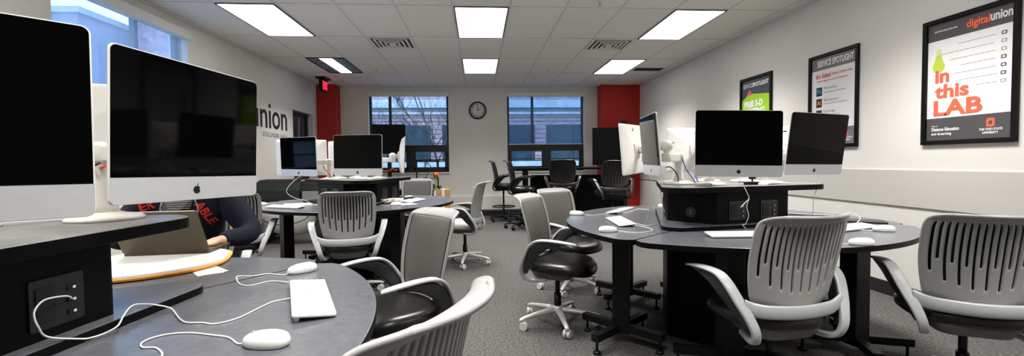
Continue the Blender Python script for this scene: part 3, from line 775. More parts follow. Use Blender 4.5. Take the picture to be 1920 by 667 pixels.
def riser(cx_, cy_, axisB, label):
    r_ = thing('power_riser', label, 'riser cabinet', (cx_, cy_, 0), 0, 'black riser cabinets between the tables')
    MB().prism(rounded(tri_poly(.445, .35, axisB), .01, 2), .0, SH-.03).obj('cabinet_body', M['black_lam'], r_)
    ob = MB().prism(rounded(tri_poly(.70, .40, axisB), .05), PL-.024, PL, 0, 1); ob.obj('base_plate', [M['laminate'], M['black_lam']], r_, bevel=.003)
    MB().prism(rounded(tri_poly(.665, .395, axisB), .07), SH-.035, SH, 0, 1).obj('riser_shelf', [M['laminate_light'], M['black_lam']], r_, bevel=.003)
    for k in range(3):
        a = rad(axisB+120*k); n_ = Vector((math.cos(a), math.sin(a), 0)); u = Vector((-n_.y, n_.x, 0))
        for off in (-.12, .12):
            mm = Matrix(((u.x,0,n_.x,n_.x*.351+u.x*off),(u.y,0,n_.y,n_.y*.351+u.y*off),(0,1,0,.875),(0,0,0,1)))
            so = MB().prism(rrect(.13, .12, .006, 2), 0, .004).xf(mm).obj('socket_panel', M['panel_black'], r_)
            MB().prism(rrect(.045, .08, .006, 2, -.03, 0), .004, .007).xf(mm).obj('power_socket', M['plastic_soft'], so)
            pm = MB()
            for j in range(3): pm.prism(rect(.022, .018-.03*j, .042, .030-.03*j), .004, .007)
            pm.xf(mm).obj('data_port', M['plastic_soft'], so)
            pm = MB()
            for j in range(3): pm.prism(rect(.034, .021-.03*j, .041, .027-.03*j), .0071, .0078)
            pm.xf(mm).obj('port_label', M['vent'], so)
        a = rad(axisB+60+120*k); n_ = Vector((math.cos(a), math.sin(a), 0)); u = Vector((-n_.y, n_.x, 0)); dd = .445*math.cos(rad(60)-math.acos(.35/.445))
        mm = Matrix(((u.x,0,n_.x,n_.x*(dd+.0005)),(u.y,0,n_.y,n_.y*(dd+.0005)),(0,1,0,.86),(0,0,0,1)))
        gm = MB().prism(ellipse(0, 0, .035, .035, 20), 0, .004).xf(mm); gm.obj('cable_grommet', M['panel_black'], r_)
        MB().prism(rrect(.012, .04, .005, 3), .004, .007).xf(mm).obj('grommet_latch', M['shell_dark'], r_)
    return r_
M['laminate_light'] = mat('shelf_laminate', (.15, .15, .15), .32, noise=(14, .2, 8), spec=.6)
RP = (1.70, 3.13); FP = (-1.389, 1.085); MP = (-1.33, 5.2)
pod(*RP, 280, 1.065, .075, ['right fan-shaped table section nearest us, two grey chairs pushed in', 'right fan-shaped table section pointing left into the aisle', 'right fan-shaped table section at the back by the posters wall'], [(.76, -33), (.80, 36)])
pod(*FP, -5.5, 1.10, .09, ['left foreground fan-shaped table section with keyboard and two mice', 'left foreground table section running out of the picture at the lower left', 'left foreground table section where the person works on a laptop'], [(.78, -33), (.78, 33)])
pod(*MP, -15, 1.03, .05, ['middle fan-shaped table section on its right side, papers on it', 'middle fan-shaped table section facing us, chair in front', 'middle fan-shaped table section at the back'], [(.76, -33), (.76, 33)])
riser(*RP, 280, 'black riser cabinet with sockets in the centre of the right table group')
riser(*FP, -5.5, 'black riser cabinet at the left foreground carrying the two largest monitors')
riser(*MP, -15, 'black riser cabinet in the centre of the middle table group')

# ------------------------------------------------------------------ computers
IW, IH, GL = .528, .405, .335
def apple(s):
    body = []
    for i in range(40):
        a = 2*PI*i/40; r_ = 1.0+.06*math.cos(2*a)
        x = .88*math.cos(a)*r_; y = .92*math.sin(a)
        y -= .16*math.exp(-(x/.22)**2) if y > 0 else -.10*math.exp(-(x/.18)**2)
        if x > .0 and abs(y-.12) < .42:
            bx_ = 1.22-math.sqrt(max(0, .50**2-(y-.12)**2)); x = min(x, bx_)
        body.append((x*s, y*s))
    leaf = []
    for i in range(14):
        t_ = i/13; leaf.append(((.02+.42*t_)*s, (.95+.46*t_+.16*math.sin(PI*t_))*s))
    for i in range(1, 13):
        t_ = 1-i/13; leaf.append(((.02+.42*t_)*s, (.95+.46*t_-.16*math.sin(PI*t_))*s))
    return body, leaf
def build_imac(label):
    r_ = thing('desktop_computer', label, 'computer', group='silver all-in-one computers')
    out = lambda k, cz=-.0: [(x*k, y*k+cz*(1-k)) for x, y in rrect(IW, IH, .017, 5)]
    # shell: front edge ring -> back bulge (y is depth, front at y=0)
    prof = [(1., .0), (1., .005), (.985, .009), (.93, .013), (.84, .018), (.70, .026), (.52, .034), (.34, .039), (.17, .0415), (.05, .042)]
    R = [[(x, d, z) for x, z in out(k, -.02)] for k, d in prof]
    MB().ring_stack([q[::-1] for q in R]).obj('back_shell', M['white_shell'], r_)
    zc = IH/2-GL
    gp = [(x, z) for x, z in rrect(IW-.006, IH-.006, .015, 5) if z > zc]
    gp = sorted(gp, key=lambda q: math.atan2(q[1]-zc-.01, q[0]))
    gp = [((IW-.006)/2, zc)]+[q for q in gp]+[(-(IW-.006)/2, zc)]
    fm = Matrix(((1,0,0,0),(0,0,-1,0),(0,1,0,0),(0,0,0,1)))
    MB().prism(gp, .0, .0025).xf(fm).obj('screen_glass', M['glass_black'], r_)
    cp = [(x, z) for x, z in rrect(IW-.002, IH-.002, .016, 5) if z < zc]
    cp = sorted(cp, key=lambda q: math.atan2(q[1]-zc+.01, q[0]))
    cp = [(-(IW-.002)/2, zc)]+cp+[((IW-.002)/2, zc)]
    c = MB().prism(cp, .0, .0022).xf(fm).obj('chin_panel', M['alu'], r_)
    bd, lf = apple(.0135)
    e = MB().prism(bd, .0022, .003).prism(lf, .0022, .003).xf(Matrix.Translation((0, 0, -.172)) @ fm); e.obj('front_emblem', M['emblem'], c)
    bm = Matrix(((-1,0,0,0),(0,0,1,0),(0,1,0,0),(0,0,0,1)))
    bd, lf = apple(.020)
    def bulge(x, z):                              # depth of the shell at x,z
        k = max(abs(x)/(IW/2), abs(z+.02)/(IH/2))
        for (k1, d1), (k0, d0) in zip(prof, prof[1:]):
            if k0 <= k <= k1: return d0+(d1-d0)*(k-k0)/(k1-k0 + 1e-9)
        return .042
    be = MB().prism(bd, 0, .004).prism(lf, 0, .004).xf(Matrix.Translation((0, bulge(0, .145)-.001, .145)) @ Matrix.Rotation(-.13, 4, 'X') @ bm)
    be.obj('rear_emblem', M['emblem'], r_)
    MB().box((-.06, .038, -.075), (.06, .052, .045)).obj('mount_block', M['white_shell'], r_, bevel=.004)
    return r_
im0 = build_imac('all-in-one computer facing us on the right riser, the larger-looking of its front pair')
def set_imac(o, x, y, z, yaw, tilt=0, roll=0):
    o.rotation_mode = 'XYZ'
    o.matrix_world = Matrix.Translation((x, y, z)) @ Matrix.Rotation(rad(yaw), 4, 'Z') @ Matrix.Rotation(rad(tilt), 4, 'X') @ Matrix.Rotation(rad(roll), 4, 'Y')
def mk(label, *a):
    o = copy_tree(im0); o['label'] = label; set_imac(o, *a); return o
set_imac(im0, 1.582, 2.653, 1.296, -5.7, -1.8, 1.2)
imacs = {'R1': (1.582, 2.653, 1.296, -5.7),
 'R2': (2.224, 2.828, 1.293, 15.8, 6.8, .8), 'R3': (1.246, 3.615, 1.29, -127.3, 4.3, 1.5), 'R4': (1.158, 3.002, 1.30, -99.3, 4.8, .3),
 'R5': (1.99, 4.05, 1.29, 176), 'R6': (2.74, 3.88, 1.29, 152), 'L2': (-.852, 1.447, 1.298, 78.4, 1.5, 1.2), 'L1': (-1.016, .86, 1.298, 42, -1, 0.6), 'L3': (-1.44, 1.66, 1.285, -160),
 'M1': (-1.875, 4.887, 1.277, -29.6, 1.7, .6), 'M2': (-1.197, 4.613, 1.282, -15.5, -.3, .4), 'M3': (-1.99, 5.30, 1.27, 190), 'M4': (-1.57, 5.74, 1.27, 184), 'M5': (-.86, 5.28, 1.285, 103, 3)}
lab = {'R2': 'all-in-one computer on the right riser tilted in front of the app poster', 'R3': 'all-in-one computer showing its white back, left of the right riser', 'R4': 'all-in-one computer seen nearly edge-on at the left of the right riser',
 'R5': 'all-in-one computer with white back between the edge-on one and the large front one', 'R6': 'all-in-one computer mostly hidden between the two front screens, black emblem showing',
 'L2': 'largest-looking all-in-one computer in the left foreground, whole dark screen in view', 'L1': 'all-in-one computer cut off by the left edge of the picture', 'L3': 'all-in-one computer showing a strip of white back behind the left foreground post',
 'M1': 'all-in-one computer on the middle riser in front of the black wall word, smaller of two', 'M2': 'all-in-one computer facing us on the middle riser in front of the red pier', 'M3': 'all-in-one computer with white back half hidden behind the left one on the middle riser', 'M4': 'all-in-one computer with white back peeping out left of the centre one on the middle riser', 'M5': 'all-in-one computer seen edge-on before the left back window'}
for k, l in lab.items(): mk(l, *imacs[k])

def arm(label, pole, key, elbow_z=1.215, elbow=None):
    r_ = thing('monitor_arm', label, 'monitor arm', (pole[0], pole[1], SH), 0, 'white monitor arms on the risers')
    a = imacs[key]; yaw = rad(a[3]); tilt = rad(a[4]) if len(a) > 4 else 0
    C_ = Vector(a[:3]); back = Matrix.Rotation(yaw, 3, 'Z') @ Matrix.Rotation(tilt, 3, 'X') @ Vector((0,1,0))
    O = Vector((pole[0], pole[1], SH))
    pz = elbow_z-SH
    MB().lathe([(.098, 0), (.10, .006), (.092, .014), (.055, .020), (.036, .026)], n=32).obj('arm_base', M['arm_white'], r_)
    MB().lathe([(.038, .018), (.030, .05), (.027, .10), (.028, pz-.03), (.031, pz-.02), (.031, pz+.03), (.024, pz+.036)], n=24).obj('post', M['arm_white'], r_)
    plate = C_+back*.060-O; plate.z -= .014; ball = C_+back*.115-O; ball.z -= .014
    e0 = Vector((0, 0, pz)); j = Vector((ball.x, ball.y, pz)) 
    bm = MB().bar(e0, j+(j-e0).normalized()*.0, .05, .052).cyl(j-Vector((0,0,.028)), j+Vector((0,0,.03)), .034, n=20).cyl(e0-Vector((0,0,.028)), e0+Vector((0,0,.03)), .036, n=20)
    bm.obj('arm_bar', M['arm_white'], r_, bevel=.006)
    MB().cyl(j, ball, .020, n=14).sphere(ball, .042, 18).obj('ball_joint', M['arm_white'], r_)
    bk = back
    MB().cyl(ball, plate, .026, n=16).cyl(plate, plate-bk*.009, .055, .055, n=24).obj('mount_plate', M['arm_white'], r_)
    MB().cyl(ball+Vector((0,0,.02))-Vector((.05,0,0)), ball+Vector((0,0,.02))+Vector((.05,0,0)), .006, n=8).obj('clamp_bolt', M['steel'], r_)
    return r_
P_ = lambda c, dx, dy: (c[0]+dx, c[1]+dy)
arm('white monitor arm behind the large front monitor on the right riser', (1.545, 2.93), 'R1')
arm('white monitor arm behind the tilted monitor on the right riser', (2.02, 3.03), 'R2')
arm('white monitor arm of the edge-on monitor at the left of the right riser', (1.40, 3.08), 'R4')
arm('white monitor arm of the white-backed monitor left on the right riser', (1.47, 3.27), 'R3')
arm('white monitor arm at the rear of the right riser', (1.78, 3.42), 'R5', 1.205)
arm('white monitor arm at the rear right of the right riser, below the black emblem', (2.0, 3.28), 'R6')
arm('white post and arm in the left foreground holding the largest monitor', (-1.185, 1.53), 'L2', 1.24)
arm('white arm holding the monitor cut off by the left edge', (-1.25, 1.02), 'L1')
arm('white arm behind the left foreground post, mostly hidden', (-1.46, 1.36), 'L3')
arm('white monitor arm under the left monitor on the middle riser', (-1.60, 5.02), 'M1')
arm('white monitor arm behind the centre monitor on the middle riser', (-1.22, 4.93), 'M2')
arm('white monitor arm at the back left of the middle riser', (-1.58, 5.24), 'M3')
arm('white monitor arm at the back of the middle riser', (-1.40, 5.40), 'M4')
arm('white arm reaching right to the edge-on monitor on the middle riser', (-1.10, 5.10), 'M5', 1.235)

# ------------------------------------------------------------------ mice, keyboards, cords
def cord_mb(pts, z=None, r=.0021):
    P = [(p[0], p[1], p[2] if len(p) > 2 else z) for p in pts]
    return MB().tube(smooth_path(P, 5), r, 8)
def build_mouse(label):
    r_ = thing('computer_mouse', label, 'mouse', group='white wired computer mice')
    prof = [(.86, .0), (.95, .003), (1., .010), (.985, .017), (.92, .0245), (.78, .030), (.58, .0335), (.3, .0352), (.08, .0356)]
    R = []
    for k, z in prof:
        ring = []
        for j in range(32):
            t_ = 2*PI*j/32; c, s = math.cos(t_), math.sin(t_); q = (abs(c)**2.3+abs(s)**2.3)**(-1/2.3)
            x = .0575*k*q*c; y = .031*k*q*s
            ring.append((x, y, z*(1-.10*(x/.0575))))
        R.append(ring)
    MB().ring_stack(R).obj('mouse_shell', M['white_plastic'], r_)
    MB().sphere((.033, 0, .032), .0038, 10).obj('scroll_ball', M['shell'], r_)
    MB().lathe([(.84, 0), (.88, .002), (.88, .004)], n=28).xf(Matrix.Diagonal((.0575, .031, 1, 1))).obj('mouse_foot', M['shell'], r_)
    return r_
mouse0 = build_mouse('white mouse at the front corner of the left foreground table, nearest the camera')
def put_mouse(o, x, y, ang, cord=None, z=T):
    o.location = (x, y, z+.0005); o.rotation_euler = (0, 0, rad(ang))
    if cord:
        c, s = math.cos(rad(ang)), math.sin(rad(ang)); e = (x+.056*c, y+.056*s, z+.006)
        pts = [e, (x+.075*c, y+.075*s, z+.003)]+[(p[0], p[1], p[2] if len(p) > 2 else z+.0026) for p in cord]
        inv = (Matrix.Translation(o.location) @ Matrix.Rotation(rad(ang), 4, 'Z')).inverted()
        MB().tube(smooth_path(pts, 5), .0021, 8).xf(inv).obj('mouse_cord', M['cord'], o)
mice = {k: clone(mouse0, l) for k, l in {
 'F1': 'white mouse beyond the keyboard on the left foreground table', 'RA': 'white mouse at the far left rim of the right table group', 'RB': 'white mouse at the near left rim of the right table group, nearest the aisle',
 'RC': 'white mouse by the riser cable on the right table group', 'RD': 'white mouse at the front right of the right table group, nearer of two', 'RE': 'white mouse further right on the right table group, beside the keyboard',
 'MA': 'white mouse at the left end of the middle table group', 'MB': 'white mouse beside the cable pile on the middle table group, nearest the chair', 'MC': 'white mouse furthest from us on the middle table group, beside loose papers', 'MD': 'white mouse next to the keyboard left of the slotted chair on the middle table group'}.items()}
put_mouse(mouse0, -.513, 1.115, 170, [(-.631,1.172),(-.680,1.192),(-.745,1.214),(-.796,1.212),(-.824,1.189),(-.826,1.155),(-.803,1.127),(-.774,1.124),(-.741,1.096),(-.722,1.068),(-.70,1.003),(-.76,.9)])
put_mouse(mice['F1'], -.712, 1.868, 222, [(-.835,1.845),(-.878,1.815),(-.914,1.820),(-.937,1.815),(-.920,1.776),(-.869,1.699),(-.830,1.672),(-.805,1.690),(-.785,1.722),(-.755,1.725),(-.69,1.68,T+.009)])
put_mouse(mice['RA'], .785, 3.59, -15, [(.90,3.54),(.991,3.598),(1.094,3.619)])
put_mouse(mice['RB'], .786, 2.71, 0, [(.91,2.66),(.972,2.645),(1.056,2.697),(1.082,2.783),(1.067,2.881),(1.041,2.961)])
put_mouse(mice['RC'], 1.675, 4.0, -60, [(1.74,3.84),(1.71,3.70)])
put_mouse(mice['RD'], 1.907, 2.121, 165, [(1.80,2.20),(1.74,2.28)])
put_mouse(mice['RE'], 2.386, 2.498, 160, [(2.28,2.56),(2.22,2.62)])
put_mouse(mice['MA'], -2.30, 4.98, 10); put_mouse(mice['MB'], -.849, 4.70, 170, [(-.97,4.74),(-1.05,4.83)])
put_mouse(mice['MC'], -.86, 5.62, 200); put_mouse(mice['MD'], -1.76, 4.80, 20, [(-1.66,4.86),(-1.64,4.76),(-1.58,4.86),(-1.55,4.78)])

def build_keyboard(label):
    r_ = thing('keyboard', label, 'keyboard', group='white wired keyboards')
    L_, D_ = .43, .114
    b_ = MB().prism(rrect(L_, D_, .008, 4), .0, .006); b_.v = [(x, y, z+.004+(y+D_/2)*.11) for x, y, z in b_.v]
    b_.obj('keyboard_case', M['alu'], r_, bevel=.0015)
    kb = MB(); z = lambda y: .0102+(y+D_/2)*.11
    rows_ = [(.044, .008, [1]*19), (.024, .0155, [1]*19), (.005, .0155, [1.4]+[1]*12+[1.6]+[1]*5), (-.0135, .0155, [1.6]+[1]*11+[2]+[1]*5), (-.032, .0155, [2]+[1]*10+[2]+[1]*5), (-.050, .0155, [1.2,1.2,1.2,1.2,4.6,1.2,1.2,1.2,1,1,1,1,1,1])]
    for y, d, ws in rows_:
        tot = sum(ws); x = -L_/2+.006; sc = (L_-.012)/tot
        for w in ws:
            x0, x1 = x+.0012, x+w*sc-.0012; y0, y1 = y-d/2, y+d/2
            vs = [(x0,y0,z(y0)),(x1,y0,z(y0)),(x1,y1,z(y1)),(x0,y1,z(y1))]; vs += [(a, b2, c+.0022) for a, b2, c in vs]
            kb.add(vs, [(4,5,6,7),(0,1,5,4),(1,2,6,5),(2,3,7,6),(3,0,4,7)]); x += w*sc
    k = kb.obj('keys', M['key'], r_); k['kind'] = 'stuff'
    MB().cyl((-.2, .045, .007), (.2, .045, .007), .0075, n=14).obj('rear_foot', M['alu'], r_)
    return r_
kb0 = build_keyboard('white keyboard on the left foreground table, nearest the camera')
def put_kb(o, x, y, ang, z=T):
    o.location = (x, y, z); o.rotation_euler = (0, 0, rad(ang))
kbs = {k: clone(kb0, l) for k, l in {'A': 'white keyboard lying between two mice near the left rim of the right table group', 'A2': 'white keyboard behind another, further from us on the left of the right table group', 'B': 'white keyboard in front of the right riser, left of the slotted chair',
 'B2': 'white keyboard right of the slotted chair on the right table group, next to a mouse', 'C': 'white keyboard at the back of the right table group by the wall', 'M1': 'white keyboard left of the slotted chair on the middle table group', 'M2': 'white keyboard among papers on the right of the middle table group'}.items()}
put_kb(kb0, -.541, 1.478, -66.5+0)
kb0.rotation_euler = (0, 0, rad(112.5))
put_kb(kbs['A'], .985, 3.10, 98-180-12); put_kb(kbs['A2'], 1.20, 3.77, -125)
put_kb(kbs['B'], 1.50, 2.44, -4); put_kb(kbs['B2'], 2.26, 2.60, 20); put_kb(kbs['C'], 2.44, 3.27, 140)
put_kb(kbs['M1'], -1.93, 4.66, -25); put_kb(kbs['M2'], -.73, 5.17, 75)
def kcord(o, pts):
    inv = (Matrix.Translation(o.location) @ Matrix.Rotation(o.rotation_euler[2], 4, 'Z')).inverted()
    MB().tube(smooth_path(pts, 5), .0021, 8).xf(inv).obj('keyboard_cord', M['cord'], o)
z0 = T+.0026
kcord(kb0, [(-.59,1.475,T+.012),(-.631,1.483,z0),(-.650,1.468,z0),(-.662,1.428,z0),(-.671,1.375,z0),(-.680,1.328,z0),(-.698,1.294,z0),(-.728,1.277,z0),(-.762,1.291,z0),(-.805,1.293,.769),(-.841,1.323,.769),(-.875,1.362,.769),(-.915,1.399,.778),(-.945,1.378,.796),(-.978,1.384,.797),(-1.0,1.382,.797),(-.995,1.353,.797),(-.962,1.285,.795),(-.94,1.235,.785),(-.955,1.215,.775),(-.965,1.185,.775),(-.975,1.166,.78),(-0.99,1.102,0.81),(-0.99,1.081,0.841),(-0.995,1.078,0.866),(-1.0,1.088,0.881),(-1.005,1.113,0.892),(-1.01,1.149,0.889),(-1.015,1.187,0.88),(-1.022,1.208,0.865)])
kcord(kbs['A'], [(1.05,3.0,T+.010),(1.101,2.926,z0),(1.163,2.943,z0),(1.26,3.03,z0),(1.33,3.09,PL+.004),(1.36,3.20,PL+.003),(1.37,3.26,.83),(1.33,3.22,.93),(1.30,3.16,1.00),(1.28,3.10,SH+.006),(1.33,3.05,SH+.003)])
kcord(kbs['A2'], [(1.09,3.62,T+.01),(1.19,3.66,z0),(1.313,3.80,z0),(1.40,3.92,z0),(1.47,3.90,z0),(1.494,3.85,z0)])
kcord(kbs['B2'], [(2.40,2.70,T+.01),(2.50,2.82,z0),(2.56,2.86,z0+.03),(2.52,2.90,z0+.06),(2.40,2.88,z0+.03),(2.3,2.86,z0+.01)])
kcord(kbs['M1'], [(-1.80,4.66,T+.01),(-1.72,4.72,z0),(-1.70,4.82,z0),(-1.64,4.90,z0+.03)])
def cable(name, label, pts, m='cord', r=.0022):
    return tag(MB().tube(smooth_path(pts, 6), r, 8).obj(name, M[m]), label, 'cable')
cable('usb_cable', 'white cable hanging from the edge-on monitor down to the right table', [(1.17,3.03,1.10),(1.19,3.06,1.06),(1.21,3.10,.98),(1.22,3.16,.86),(1.24,3.24,T+.01),(1.27,3.32,T+.003),(1.31,3.36,T+.003)])
cable('usb_cable', 'white cable dangling down the front of the right riser from the large front monitor', [(1.60,2.69,1.095),(1.61,2.67,1.06),(1.635,2.655,1.0),(1.65,2.655,.96),(1.64,2.66,.91),(1.655,2.665,.85),(1.64,2.675,.80),(1.63,2.69,T+.03),(1.66,2.70,T+.003)])
cable('usb_cable', 'short loose white cable end sticking out from the dangling cable on the right riser', [(1.648,2.651,.955),(1.62,2.645,.935),(1.59,2.64,.908)], r=.003)
cable('usb_cable', 'white cable hanging beside the tilted monitor at the right', [(2.26,2.86,1.09),(2.27,2.86,1.05),(2.25,2.85,1.01),(2.23,2.85,.97),(2.225,2.86,.90),(2.24,2.88,.84),(2.22,2.90,T+.02)])
cable('usb_cable', 'white cable below the left monitor of the middle riser, curling onto the table', [(-1.86,4.91,1.08),(-1.92,4.80,1.0),(-1.95,4.76,.92),(-1.88,4.76,.86),(-1.76,4.78,.82),(-1.72,4.80,T+.02),(-1.68,4.86,T+.003)])
cable('network_cable', 'red cable wound on the left foreground post', [(-1.30,1.55,SH+.01),(-1.285,1.53,SH+.03),(-1.275,1.50,1.10),(-1.235,1.455,1.145),(-1.195,1.475,1.17),(-1.19,1.51,1.19),(-1.15,1.49,1.20)], 'cord_red', .004)
cable('power_cable', 'black cable crossing the left foreground post', [(-1.29,1.56,SH+.01),(-1.285,1.50,1.13),(-1.245,1.455,1.165),(-1.20,1.47,1.185),(-1.15,1.47,1.21)], 'cord_black', .0035)
cable('network_cable', 'blue cable looping down behind the edge-on monitor on the right riser', [(1.40,3.05,1.24),(1.42,3.04,1.17),(1.44,3.03,1.12),(1.48,3.02,1.06),(1.50,3.03,SH+.005),(1.55,3.05,SH+.004)], 'cord_blue', .004)
cable('network_cable', 'second blue cable against the white post of the right riser', [(1.50,2.96,1.21),(1.47,2.99,1.13),(1.49,3.0,1.07),(1.52,3.02,SH+.004)], 'cord_blue', .004)
cable('power_cable', 'dark cable curled at the foot of the white post on the right riser', [(1.29,3.04,1.15),(1.32,3.03,1.15),(1.36,3.02,1.10),(1.37,3.03,1.05),(1.34,3.06,SH+.004),(1.40,3.06,SH+.004)], 'cord_black', .004)
cable('network_cable', 'red cable by the post under the left monitor of the middle riser', [(-1.66,5.0,1.18),(-1.64,4.98,1.14),(-1.60,4.965,1.11),(-1.575,4.975,1.06),(-1.57,4.99,SH+.004)], 'cord_red', .005)
cable('network_cable', 'red cable below the arm of the edge-on monitor on the middle riser', [(-1.10,5.06,1.21),(-1.07,5.05,1.13),(-1.0,5.08,1.11),(-.95,5.12,1.14),(-.93,5.14,1.12),(-.90,5.14,1.13)], 'cord_red', .005)
# pile of coiled cord on the middle table
pc = []
for i in range(90):
    a = i*.55; rr = .05+.035*math.sin(i*1.7); pc.append((-.94+rr*1.5*math.cos(a), 4.98+rr*1.5*math.sin(a), T+.008+.04*abs(math.sin(i*.9))))
tag(MB().tube(smooth_path(pc, 4), .0032, 6).obj('cable_coil', M['cord']), 'tangled pile of white cable on the middle table beside the riser', 'cable')

# shelf odds and ends
r = thing('adapter_puck', 'pale adapter lying at the foot of the post on the right riser, left end', 'adapter', (1.44, 2.82, SH))
MB().prism(rrect(.09, .05, .012, 4), 0, .022).obj('adapter_body', M['arm_white'], r, bevel=.005); MB().cyl((.045,0,.011), (.06,0,.011), .005, n=10).obj('adapter_plug', M['cord_black'], r)
r = thing('tablet_stand', 'small dark wedge stand under the large front monitor on the right riser', 'stand', (1.80, 2.90, SH))
MB().box((-.06,-.03,.014), (.06,.03,.02)).obj('stand_plate', M['plastic_black'], r, bevel=.002); MB().prism([(-.02,-.025),(.05,-.025),(.05,.025),(-.02,.025)], 0, .0145).obj('stand_foot', M['plastic_black'], r)
r = thing('paper_stack', 'stack of white papers on the right riser shelf under the monitors', 'papers', (1.98, 2.93, SH), rad(8))
for k in range(3): MB().box((-.10+.01*k,-.06,.004*k), (.10,.06-.01*k,.004*k+.0035)).obj('sheet', M['paper'], r, rot=(0,0,rad(4*k)))
r = thing('webcam', 'tiny black webcam standing on the right riser shelf under the front monitor', 'webcam', (1.90, 3.02, SH))
MB().lathe([(.02,0),(.02,.004),(.006,.008),(.006,.03)], n=14).obj('webcam_foot', M['plastic_black'], r); MB().box((-.022,-.012,.03), (.022,.012,.052)).obj('webcam_body', M['plastic_black'], r, bevel=.005)

r = thing('tablet_computer', 'thin dark slab lying flat at the far right of the right table group', 'tablet', (2.62, 2.90, T), rad(-33))
MB().prism(rrect(.24, .17, .012, 4), .0, .009).obj('slab_body', M['plastic_black'], r, bevel=.002); MB().prism(rrect(.225, .155, .006, 3), .009, .0095).obj('slab_top', M['glass_black'], r)  # unidentified flat object, drawn as a dark slab with a glossy top
# middle table papers
def paper(name, label, x, y, ang, n=1, w=.216, h=.28):
    r_ = thing(name, label, 'papers', (x, y, T), rad(ang))
    for k in range(n): MB().box((-w/2, -h/2, .0005+.0012*k), (w/2, h/2, .0014+.0012*k)).obj('sheet', M['paper'], r_, loc=(.01*k, .006*k, 0), rot=(0, 0, rad(6*k)))
    return r_
paper('paper_sheet', 'white sheet of paper with a red corner on the middle table', -.80, 4.88, 30)
MB().box((-.10,.06,.0016), (-.05,.12,.0020)).obj('red_print', M['letters_red'], bpy.data.objects['paper_sheet'])
paper('paper_sheets', 'loose white papers near the far mouse on the middle table', -.90, 5.42, 70, 3)
paper('paper_sheets', 'white papers behind the keyboard at the left of the middle table', -1.98, 5.02, 20, 3)
r = thing('notebook', 'black notebook behind the keyboard at the left of the middle table', 'notebook', (-1.70, 5.02, T), rad(25))
MB().box((-.10,-.07,.0), (.10,.07,.016)).obj('notebook_cover', M['plastic_soft'], r, bevel=.003); MB().box((-.098,-.071,.003), (.098,.069,.013)).obj('pages', M['paper'], r)

# ------------------------------------------------------------------ laptop, folder, person
lp = thing('laptop', 'bronze-grey laptop open with its lid back towards us in the left foreground', 'laptop', (-1.44, 2.195, T+.0225), rad(5))
MB().prism(rrect(.36, .225, .012, 4, -.004, .1125), 0, .014).obj('laptop_base', M['laptop'], lp, bevel=.002)
ld = MB().prism(rrect(.36, .225, .012, 4, 0, .1125), -.004, .004).xf(Matrix.Rotation(rad(118), 4, 'X')).obj('laptop_lid', M['laptop'], lp, bevel=.002, loc=(0, .0, .012))
kk = MB()
for i in range(5):
    for j in range(13): kk.box((-.16+.0248*j, .10+.019*i, .014), (-.16+.0248*j+.021, .10+.019*i+.016, .0165))
k = kk.obj('laptop_keys', M['plastic_black'], lp); k['kind'] = 'stuff'
MB().prism(rrect(.335, .20, .006, 3, 0, .115), -.0052, -.0042).xf(Matrix.Translation((0,0,.012)) @ Matrix.Rotation(rad(118), 4, 'X')).obj('laptop_screen', M['glass_black'], lp)
fo = thing('folder', 'bulging orange folder of white papers lying under the laptop', 'folder', (0, 0, T))
fp = [(-1.20,2.30),(-1.13,2.12),(-1.115,2.02),(-1.16,1.90),(-1.27,1.79),(-1.42,1.73),(-1.62,1.76),(-1.72,1.95),(-1.70,2.28),(-1.45,2.38),(-1.28,2.36)]
fr_ = rounded(fp, .05, 3); cxx = sum(p[0] for p in fr_)/len(fr_); cyy = sum(p[1] for p in fr_)/len(fr_)
sc = lambda k: [(cxx+(x-cxx)*k, cyy+(y-cyy)*k) for x, y in fr_]
MB().prism(sc(.96), .001, .006).prism(sc(1.), .006, .0135).obj('folder_cover', M['folder'], fo)
MB().prism(sc(.955), .0135, .0185).prism(sc(.93), .0185, .022).obj('paper_stack', M['paper'], fo)
paper('paper_sheet', 'small white paper poking out below the orange folder', -1.115, 1.93, 40, 2, .09, .16)

def skin_obj(name, joints, edges, root, m, parent=None, levels=2):
    keys = list(joints); idx = {k: i for i, k in enumerate(keys)}
    me = bpy.data.meshes.new(name); me.from_pydata([joints[k][0] for k in keys], [(idx[a], idx[b_]) for a, b_ in edges], [])
    o = bpy.data.objects.new(name, me); COL.objects.link(o)
    o.modifiers.new('skin', 'SKIN').use_smooth_shade = True
    sv = me.skin_vertices[0].data
    for k in keys:
        r_ = joints[k][1]; sv[idx[k]].radius = r_ if isinstance(r_, tuple) else (r_, r_)
        sv[idx[k]].use_root = (k == root)
    s = o.modifiers.new('sub', 'SUBSURF'); s.levels = levels; s.render_levels = levels
    dg = bpy.context.evaluated_depsgraph_get(); dg.update()
    ev = bpy.data.meshes.new_from_object(o.evaluated_get(dg)); bpy.data.objects.remove(o)
    ev.name = name
    for p_ in ev.polygons: p_.use_smooth = True
    ev.materials.clear(); ev.materials.append(m)
    o = bpy.data.objects.new(name, ev); COL.objects.link(o)
    if parent: o.parent = parent
    return o
pe = thing('person', 'person in a navy sweatshirt with red lettering, seated at a laptop behind the large monitor', 'person', (0, 0, 0))
